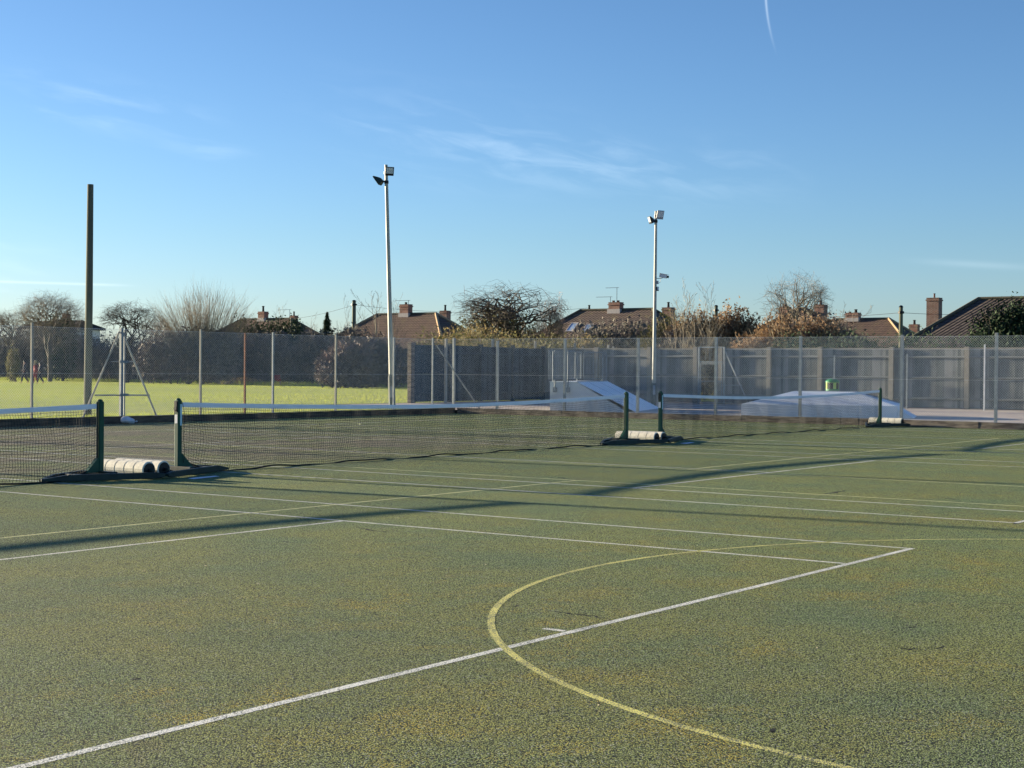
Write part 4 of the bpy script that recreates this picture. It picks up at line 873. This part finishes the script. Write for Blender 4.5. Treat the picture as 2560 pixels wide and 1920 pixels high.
for i,(u,v,d,sd,lb) in enumerate([(1705,738,76,40,'tall white stemmed sapling nearest the brick chimney'),(1738,712,75,41,'tallest white stemmed sapling of the clump beside the floodlight'),(1775,708,77,42,'slim white stemmed sapling right of the tallest one'),(1690,770,74,43,'short leaning sapling close to the security camera column'),(1762,770,73,44,'short white stemmed sapling in front of the golden hedge')]):
    a=T(u,d,v); tree('sapling',lb,a['base'],a['H'],'sap',MT['bark_pale'],MT['twig_pale'],sd,.032,.82,wide=1.15,group='white stemmed saplings')
# bushes
def lob(Wd,H,dp,k,seed):
    r=random.Random(seed); L=[]
    for i in range(k):
        s=(i+.5)/k-.5; hh=H*(.72+.28*math.cos(s*2.6))*r.uniform(.85,1.05); L.append(((s*Wd*RT.x+r.uniform(-.3,.3),s*Wd*RT.y+r.uniform(-.3,.3),hh*.52),(Wd/k*.95,dp/2,hh*.52)))
    return L
px=lambda n,d:n*d/F_
def B_(name,lb,u,d,v,wpx,dp,k,n,size,mat,seed,tw=0,twm=None,up=.0,shell=.55):
    H=ztop(u,v,d)-.12; return bush(name,lb,base_at(u,d),lob(px(wpx,d),H,dp,k,seed),n,size,mat,seed,tw=tw,twm=twm,up=up,shell=shell)
B_('shrub','purple grey twiggy shrub spilling onto the grass near the cream column',868,106,862,115,3,3,9000,.20,MT['purple_shrub'],51,900,MT['twig_pink'],up=.4)
B_('shrub','taller brown shrub behind the purple one, under the brown roof',930,110,848,150,3,4,9000,.20,MT['thicket'],52,700,MT['twig_grey'],up=.4)
B_('ivy_tree','round olive ivy covered tree under the twisted bare tree',1240,92,772,150,3.2,3,16000,.15,MT['leaf_olive'],53,200,MT['twig_dark'])
B_('shrub','golden brown shrub at the foot of the twisted bare tree',1190,80,815,150,2,4,9000,.13,MT['leaf_gold'],54,300,MT['twig_pale'],up=.8)
B_('shrub','dark brown thicket between the twisted tree and the skylight roof',1325,84,826,120,2,4,5000,.15,MT['thicket'],55,900,MT['twig_dark'],up=.4)
B_('shrub','small golden bush below the skylights',1480,76,846,60,1.5,3,5000,.10,MT['leaf_gold'],56,150,MT['twig_pale'],up=.8)
B_('shrub','dull twiggy shrub in front of the mossy roof by the security camera column',1668,77,822,90,1.5,3,3500,.12,MT['thicket'],57,400,MT['twig_dark'])
B_('golden_hedge','tall golden brown hedge right of the white stemmed saplings',1800,80,788,230,2.8,6,60000,.14,MT['leaf_rust'],58,500,MT['twig_pale'],up=.5,shell=.3)
B_('golden_hedge','lower tan and green part of the golden hedge behind the white stemmed saplings',1700,82,800,150,2.6,4,20000,.13,MT['leaf_olive'],68,500,MT['twig_pale'],up=.5,shell=.3)
B_('climber','rust coloured climber heaped over the board fence below the rounded bare tree',1985,68,795,235,2.4,6,34000,.12,MT['leaf_rust'],59,500,MT['twig_pale'],up=.2)
B_('climber','darker tangle of stems at the right end of the rust coloured climber',2085,72,808,120,2.0,4,9000,.12,MT['thicket'],60,500,MT['twig_grey'],up=.2)
B_('evergreen_bush','dark evergreen bush against the big dark roof at the right edge',2555,66,738,150,2.6,4,26000,.13,MT['leaf_dark'],61,100,MT['twig_dark'])
B_('evergreen_bush','bushy green conifer in front of the left chimneys',665,131,790,150,3,4,14000,.18,MT['leaf_green'],62,100,MT['twig_dark'],up=.3)
B_('evergreen_bush','darker round bush right of the second small chimney',745,128,812,110,3,3,9000,.18,MT['leaf_dark'],63,60,MT['twig_dark'])
B_('shrub','pale yellow leaved shrub in the hedge near the left edge',38,128,872,26,1.5,2,900,.18,MT['leaf_olive'],64,120,MT['twig_pale'])
B_('evergreen_bush','rounded dark evergreen behind the large bare tree',155,136,778,45,2,2,3000,.2,MT['leaf_dark'],65)
B_('shrub','broad brown shrub under the fan shaped tree',470,122,818,240,2.5,5,10000,.2,MT['thicket'],66,900,MT['twig_grey'],up=.4)
# conifer
p=base_at(817,140); H=ztop(817,779,140)-.12; t=thing('conifer','small dark pointed conifer left of the telegraph pole','tree',p)
m=MB(); rn=random.Random(8)
for i in range(9000):
    q=rn.random()**.7; z=H*(1-q); rad=q*1.7*(1+.30*math.sin(z*7))*(.55+.45*rn.random()) ; a=rn.random()*6.28; c=V(rad*math.cos(a)*1.05,rad*math.sin(a)*1.05,z)
    if z<1: continue
    u=V(math.cos(a),math.sin(a),-.35+rn.uniform(-.5,.5)).normalized(); w=V(-math.sin(a),math.cos(a),0); l=rn.uniform(.1,.26); m.tri(c-w*l*.4,c+w*l*.4,c+u*l)
m.build('crown',MT['leaf_dark'],t,world=False); m=MB(); m.tube([(0,0,0),(0,0,H*.98)],[.1,.02],6); m.build('trunk',MT['bark_dark'],t,world=False)
# dry stalks by the hedge
fp=lambda u:V(onX(u,950,75.7).x,onX(u,950,75.7).y,.13)
p=fp(612); t=thing('dry_plants','heap of pale dry stalks and leaves at the foot of the hedge','plants',(p.x,p.y,.13)); m=MB(); rn=random.Random(4); ex=V(RT.x,RT.y,0)
for i in range(700):
    s=rn.gauss(0,1.0); q=ex*s*1.1+V(rn.uniform(-.4,.4),rn.uniform(-.4,.4),rn.random()**2*.55*math.exp(-s*s*.3)); u=V(rn.gauss(0,1),rn.gauss(0,1),rn.gauss(0,1)+.6).normalized(); w=u.orthogonal().normalized(); l=rn.uniform(.08,.24); m.tri(q-w*l*.3,q+w*l*.3,q+u*l)
m.build('stalks',MT['tan'],t,world=False)
# gate view beyond: hedge fragments seen through the gateway
B_('shrub','bare bramble seen through the gateway in the board fence',1784,76,890,80,1.5,2,3000,.12,MT['thicket'],67,400,MT['twig_pale'])
# ---------------------------------------------------------------- houses
def slab(m,a,b,c,d,th=.10):
    a,b,c,d=[Vector(q) for q in (a,b,c,d)]; n=(b-a).cross(d-a).normalized()*th
    m.hexa([a,b,c,d,a+n,b+n,c+n,d+n])
def chimney(par,x,y,z0,z1,w,l,pots,mat,fl=True):
    m=MB(); m.box((x,y,(z0+z1)/2),(w,l,z1-z0)); m.box((x,y,z1-.14),(w+.10,l+.10,.10)); m.box((x,y,z1+.02),(w+.04,l+.04,.04)); o=m.build('chimney',mat,par)
    for (dy,h,r,dk) in pots:
        m=MB(); m.lathe((x,y+dy,z1+.04),[(r,0),(r*.85,h*.5),(r*.85,h*.85),(r*1.15,h*.9),(r*1.15,h)],10); m.build('chimney_pot',MT['darkpot'] if dk else MT['pot'],o)
    if fl:
        m=MB(); m.box((x,y,fl),(w+.16,l+.16,.34)); m.build('flashing',MT['lead'],o)
    return o
def house(label,X,yR,yL,zr,run,pitch,tile,wall,hip,chs=(),aerials=(),skylights=(),eave=None,name='bungalow'):
    'ridge runs along y from yR (near end) to yL; hipped at both ends'
    t=thing(name,label,'house',(X,(yR+yL)/2,.12)); ze=zr-run*pitch; o=.0
    RR,RL=V(X,yR,zr),V(X,yL,zr); A=V(X-run,yR-run,ze);Bc=V(X-run,yL+run,ze);Cc=V(X+run,yL+run,ze);Dd=V(X+run,yR-run,ze)
    m=MB(); n=0; vs=[A,Bc,Cc,Dd,RL,RR]; m.v=[tuple(q) for q in vs]; dz=V(0,0,-.12); m.v+=[tuple(q+dz) for q in vs]
    m.f=[(0,5,4,1),(1,4,2),(2,4,5,3),(3,5,0),(7,10,11,6),(8,10,7),(9,11,10,8),(6,11,9),(0,1,7,6),(1,2,8,7),(2,3,9,8),(3,0,6,9)]
    m.build('roof',tile,t)
    m=MB(); 
    for a,b in ((RR,A),(RR,Dd),(RL,Bc),(RL,Cc)): m=MB(); m.tube([a+V(0,0,.02),b+V(0,0,.02)],.13,6); m.build('hip_tiles',hip,t)
    m=MB(); m.tube([RL+V(0,0,.02),RR+V(0,0,.02)],.12,6); m.build('ridge_tiles',MT['hip_dark'],t)
    e=.45; m=MB(); m.box((X,(yR+yL)/2,(ze+.12-.02)/2),(2*(run-e),(yL-yR)+2*(run-e),ze-.14)); m.build('wall',wall,t)
    m=MB(); w=run-.02
    for s in (-1,1): m=MB(); m.box((X+s*w,(yR+yL)/2,ze-.05),(.10,(yL-yR)+2*run,.12)); m.build('gutter',MT['upvc'],t)
    xw=X-(run-e)-.02; nw=3; L=(yL-yR)+2*(run-e)
    for i in range(nw):
        y=yR-(run-e)+L*(i+.5)/nw; z=1.7
        m=MB()
        for sy in (-1,1): m.box((xw,y+sy*.8,z),(.08,.07,1.27))
        for sz in (-1,1): m.box((xw,y,z+sz*.6),(.08,1.53,.07))
        m.box((xw,y,z),(.07,.05,1.13)); wi=m.build('window',MT['upvc'],t)
        m=MB(); m.box((xw+.01,y,z),(.02,1.53,1.13)); m.build('pane',MT['glass'],wi); m=MB(); m.box((xw-.05,y,z-.68),(.16,1.8,.06)); m.build('sill',MT['upvc'],wi)
    for (u,v,kw) in chs:
        p=onX(u,v,X+kw.get('dx',0)); chimney(t,p.x,p.y,kw['z0'],p.z,kw.get('w',.6),kw.get('l',.75),kw.get('pots',((-.15,.3,.10,0),)),kw.get('mat',MT['brick']),kw.get('fl',zr+.02))
    for (u,v0,v1,dx,ln) in aerials:
        p=onX(u,v1,X+dx); q=onX(u,v0,X+dx); m=MB(); m.tube([(p.x,p.y,p.z),(p.x,p.y,q.z)],.022,5); m.tube([(p.x,p.y-.15,q.z),(p.x,p.y+ln,q.z)],.016,4)
        for k in range(9): yy=p.y-.1+(ln+.1)*k/8; m.tube([(p.x-.18+.01*k,yy,q.z),(p.x+.18-.01*k,yy,q.z)],.008,3)
        m.build('tv_aerial',MT['steel'],t)
    for (u0,u1,v0,v1) in skylights:
        nrm=V(-pitch,0,1).normalized()
        def hit(u,v):
            r=ray(u,v); return CAM+r*((RR-CAM).dot(nrm)/r.dot(nrm))
        c=hit((u0+u1)/2,(v0+v1)/2); sd=V(0,1,0); sl_=V(1,0,pitch).normalized(); w=.66; h=1.15
        def P(i,j,k): return c+sd*i*w/2+sl_*j*h/2+nrm*k
        m=MB()
        for (i0,i1,j0,j1) in ((-1,1,-1.0,-.86),(-1,1,.86,1.0),(-1,-.84,-.86,.86),(.84,1,-.86,.86)):
            m.hexa([P(i0,j0,0),P(i1,j0,0),P(i1,j1,0),P(i0,j1,0),P(i0,j0,.10),P(i1,j0,.10),P(i1,j1,.10),P(i0,j1,.10)])
        o=m.build('skylight',MT['lead'],t); m=MB(); m.hexa([P(-.84,-.86,.0),P(.84,-.86,.0),P(.84,.86,.0),P(-.84,.86,.0),P(-.84,-.86,.07),P(.84,-.86,.07),P(.84,.86,.07),P(-.84,.86,.07)]); m.build('pane',MT['skylight'],o)
    return t
HX=88.8; PT=.77
a=onX(1090,784,HX);b=onX(943,787,HX)
house('brown tiled bungalow right of the cream floodlight column with two brick chimneys',HX,a.y,b.y,a.z,4.3,PT,MT['tile_brown'],MT['render'],MT['hip_pale'],
  chs=[(1015,762,dict(z0=a.z-.4,w=.6,l=.95,pots=((.0,.18,.12,1),),fl=a.z-.1)),(1113,778,dict(dx=2.4,z0=2.5,w=.6,l=.75,pots=((0,.5,.10,1),),fl=0,mat=MT['brick_dark']))],aerials=[(1021,751,770,0,1.5)])
a=onX(1632,773,HX);b=onX(1452,778,HX)
house('mossy brown bungalow with two skylights and tv aerials behind the skate ramp',HX,a.y,b.y,a.z,4.6,PT,MT['tile_moss'],MT['render'],MT['hip_dark'],
  chs=[(1540,757,dict(z0=a.z-.4,w=.6,l=1.0,pots=((-.2,.14,.12,0),(.22,.14,.12,0)),fl=a.z-.12)),(1671,770,dict(dx=2.2,z0=2.5,w=.6,l=.8,pots=((0,.42,.10,1),),fl=0,mat=MT['brick_dark'])),(1473,775,dict(z0=a.z-.3,w=.14,l=.14,pots=((0,.35,.09,1),),fl=0))],
  aerials=[(1542,719,760,-.1,1.0),(1526,742,760,-.1,1.3)],skylights=[(1418,1444,810,829),(1453,1483,812,834)])
a=onX(2447,747,HX)
house('big dark roofed bungalow at the right edge behind the clipped hedge',HX,a.y-8,a.y,a.z,7.2,.80,MT['tile_dark'],MT['render'],MT['hip_dark'],
  chs=[(2336,746,dict(dx=6.4,z0=1.5,w=.75,l=.9,pots=((0,.32,.07,0),),fl=0,mat=MT['brick_dark']))])
HX4=116
a=onX(2222,797,HX4);b=onX(2085,800,HX4)
house('distant brown bungalow with a square chimney left of the telegraph pole at right',HX4,a.y,b.y,a.z,4.6,PT,MT['tile_brown'],MT['render'],MT['hip_pale'],
  chs=[(2133,783,dict(z0=a.z-.3,w=.7,l=1.2,pots=((-.25,.3,.14,1),(.3,.1,.12,1)),fl=a.z-.05)),(2286,812,dict(dx=6,z0=3,w=.6,l=.8,pots=((0,.4,.12,1),),fl=0))])
a=onX(2012,771,105);b=onX(1996,771,105)
house('distant bungalow mostly hidden by the rust climber, its two tall chimneys showing',105,a.y,b.y,a.z,5.0,.7,MT['tile_brown'],MT['render'],MT['hip_dark'],
  chs=[(1963,768,dict(z0=3,w=.7,l=.8,pots=((0,.22,.1,0),),fl=0)),(2052,763,dict(z0=3,w=.8,l=.85,pots=((0,.35,.12,0),),fl=0))])
HX1=96
a=onX(728,797,HX1);b=onX(603,800,HX1)
house('low brown roofed bungalow behind the green conifer bush, two brick chimneys',HX1,a.y,b.y,a.z,4.4,PT,MT['tile_brown'],MT['render'],MT['hip_dark'],
  chs=[(658,780,dict(z0=a.z-.3,w=.6,l=.85,pots=((0,.55,.12,1),),fl=a.z-.05)),(735,790,dict(dx=1.2,z0=2.5,w=.55,l=.6,pots=((0,.4,.09,1),),fl=0))],aerials=[(724,774,800,.4,1.6)])
a=onX(205,803,104);b=onX(95,805,104)
house('white walled house with a dark roof behind the large bare tree at left',104,a.y,b.y,a.z,1.9,.5,MT['tile_dark'],MT['white_wall'],MT['hip_dark'],chs=[(166,785,dict(z0=a.z-.3,w=.6,l=.8,fl=0))])
# ---------------------------------------------------------------- telegraph poles, wires
def tpole(lb,u,d,vt,lower=None,r=.11):
    b=base_at(u,d,0); z=ztop(u,vt,d); t=thing('telegraph_pole',lb,'pole',b)
    m=MB(); m.tube([(b.x,b.y,0),(b.x,b.y,z)],[r*1.2,r*.9],8,cap=True); m.build('shaft',MT['pole_wood'],t)
    m=MB(); m.lathe((b.x,b.y,z-.35),[(r*1.5,0),(r*1.5,.12),(r*.8,.14)],8); m.build('ring',MT['black'],t); m=MB(); m.lathe((b.x,b.y,z),[(r*1.2,0),(r*.5,.1)],8); m.build('cap',MT['black'],t); return V(b.x,b.y,z-.3)
w1=tpole('dark telegraph pole with a capped top between the conifer and the floodlight column',884,128,753,r=.17)
w2=tpole('thin telegraph pole right of the distant brown roof',2251,84,768,r=.12)
w3=tpole('stub of a dark pole poking above the golden hedge',1789,112,766,r=.14)
def wire(lb,a,b,sag):
    m=MB(); m.tube([a.lerp(b,k/16)+V(0,0,-sag*4*(k/16)*(1-k/16)) for k in range(17)],.011,4); tag(m.build('overhead_wire',MT['cable']),lb,'wire','overhead wires')
wire('overhead wire running left from the capped telegraph pole',w1,at(560,790,150),.8)
wire('overhead wire running right from the capped telegraph pole past the brown roof',w1,at(1470,770,118),.5)
wire('overhead wire between the hedge stub pole and the right telegraph pole',w3,w2,.35)
wire('overhead wire from the right telegraph pole towards the tall brick chimney',w2,at(2640,760,130),.4)
# ---------------------------------------------------------------- people and bits on the field
def skin_mesh(name,verts,edges,rad,mat,parent,sub=1):
    me=bpy.data.meshes.new(name); me.from_pydata(verts,edges,[]); o=bpy.data.objects.new(name,me); C.objects.link(o); o.parent=parent
    me.materials.append(mat)
    me.skin_vertices.new() if hasattr(me.skin_vertices,'new') and len(me.skin_vertices)==0 else None
    md=o.modifiers.new('skin','SKIN'); md.use_smooth_shade=True
    sv=me.skin_vertices[0].data if len(me.skin_vertices) else None
    if sv:
        for i,r in enumerate(rad): sv[i].radius=(r,r) if not isinstance(r,tuple) else r
        sv[0].use_root=True
    s=o.modifiers.new('sub','SUBSURF'); s.levels=sub; s.render_levels=sub
    return o
def person(lb,u,v,d,face,coat,trous,hairm,h=1.72,stride=.22,coatlen=.80,hat=False):
    b=base_at(u,d,.13); t=thing('person',lb,'person',b,'people walking on the field'); k=h/1.75; ca,sa=math.cos(face),math.sin(face)
    def L(f,s,z): return (f*ca*k-s*sa*k,f*sa*k+s*ca*k,z*k)
    hip,kn,an=.92,.50,.08
    vs=[L(0,0,.95),L(0,0,1.15),L(0,0,1.38),L(.01,0,1.50),L(.02,0,1.60),L(.02,0,1.72),
        L(0,.10,.90),L(.12+stride*.3,.10,kn),L(stride,.10,an),L(stride+.13,.10,.04),
        L(0,-.10,.90),L(.05-stride*.3,-.10,kn),L(-stride-.05,-.10,an+.03),L(-stride+.08,-.10,.04),
        L(0,.20,1.40),L(-.10,.25,1.13),L(.05,.25,.92),L(.08,.25,.84),L(0,-.20,1.40),L(.08,-.25,1.13),L(.24,-.22,.98),L(.30,-.21,.93)]
    ed=[(0,1),(1,2),(2,3),(3,4),(4,5),(0,6),(6,7),(7,8),(8,9),(0,10),(10,11),(11,12),(12,13),(2,14),(14,15),(15,16),(16,17),(2,18),(18,19),(19,20),(20,21)]
    rd=[.13,.12,.14,.055,.085,.08,.085,.058,.042,.035,.085,.058,.042,.035,.06,.046,.034,.03,.06,.046,.034,.03]
    skin_mesh('body',vs,ed,rd,MT['skin'],t)
    cz=lambda i:vs[i]
    cv_=[L(0,0,coatlen),cz(1),cz(2),L(.01,0,1.47),cz(14),cz(15),L(.03,.25,.96),cz(18),cz(19),L(.20,-.225,1.01)]
    skin_mesh('coat',cv_,[(0,1),(1,2),(2,3),(2,4),(4,5),(5,6),(2,7),(7,8),(8,9)],[.17,.155,.175,.085,.085,.065,.055,.085,.065,.055],coat,t)
    skin_mesh('trousers',[L(0,0,.93),cz(6),cz(7),L(stride*.97,.10,.13),cz(10),cz(11),L(-stride-.04,-.10,.16)],[(0,1),(1,2),(2,3),(0,4),(4,5),(5,6)],[.135,.10,.075,.062,.10,.075,.062],trous,t)
    m=MB(); c=V(*L(.0,0,1.685)); 
    for i in range(1): m.lathe(c-V(0,0,.06),[(.075,0),(.098,.03),(.10,.08),(.08,.125),(.04,.145)],12)
    if hat: m.lathe(c-V(0,0,.0),[(.12,0),(.13,.03),(.10,.12),(.05,.17)],12); m.tube([c+V(-.05,0,-.02),c+V(-.12,0,-.15),c+V(-.10,0,-.3)],[.05,.05,.03],8)
    m.build('hat' if hat else 'hair',hairm,t,smooth=True,world=False)
    return t
person('person in dark clothes walking at the far left of the field',62,962,118,2.4,MT['navy'],MT['navy'],MT['black'],1.75)
person('person in a red jacket and tan hat, between two dark clothed walkers',89,963,117,2.2,MT['red'],MT['red'],MT['tanhat'],1.7,hat=True,stride=.1)
person('person in dark clothes just right of the red jacket',101,963,116,2.5,MT['navy'],MT['navy'],MT['black'],1.62)
p=fp(701); t=thing('red_cloth','bright red cloth hanging on a short post at the foot of the hedge','cloth',(p.x,p.y,.13)); d=(p-CAM).dot(FW)
m=MB(); top=at(699,936,d); m.tube([(p.x,p.y,.1),(p.x,p.y,top.z)],.05,6,cap=True); m.build('post',MT['board_post'],t)
m=MB(); nx,nz=7,6; b0=len(m.v)
for side in (0,1):
    for j in range(nz):
        for i in range(nx):
            q=at(687+15*i/(nx-1)-1.5*math.sin(j*.8),937+(18-4*abs(i-3)/3)*j/(nz-1),d-.12); q=q+FW*(.05*math.sin(i*1.7+j*.6)+.02*side); m.v.append(tuple(q))
for side in (0,1):
    o=b0+side*nx*nz
    for j in range(nz-1):
        for i in range(nx-1): m.f.append((o+j*nx+i,o+j*nx+i+1,o+(j+1)*nx+i+1,o+(j+1)*nx+i))
m.build('cloth',MT['red'],t,smooth=True)
def stake(lb,u,vb,vt,wpx,mat,name='stake'):
    p=fp(u); d=(p-CAM).dot(FW); z=ztop(u,vt,d); m=MB(); m.tube([(p.x,p.y,.1),(p.x+.02,p.y,z)],px(wpx,d)/2,8,cap=True); tag(m.build(name,mat),lb,'stake')
stake('pale green marker stake at the dark hedge',451,962,928,3,MT['lime']); stake('pale wooden stake behind the right fence brace',344,961,908,3.4,MT['concrete_post']); stake('bleached thin trunk standing at the hedge, right of the pale fence post',519,963,905,2.4,MT['bark_pale'])
stake('short weathered stake at the edge of the grass beyond the right brace',365,960,942,3.0,MT['board_post'])
p=onX(434,886,76.0); m=MB(); m.box((p.x,p.y,p.z),(.04,.95,.42),.1); tag(m.build('white_board',MT['white_wall']),'small white board showing in the dark hedge left of the second pale post','board')
S.render.resolution_x,S.render.resolution_y=1024,768
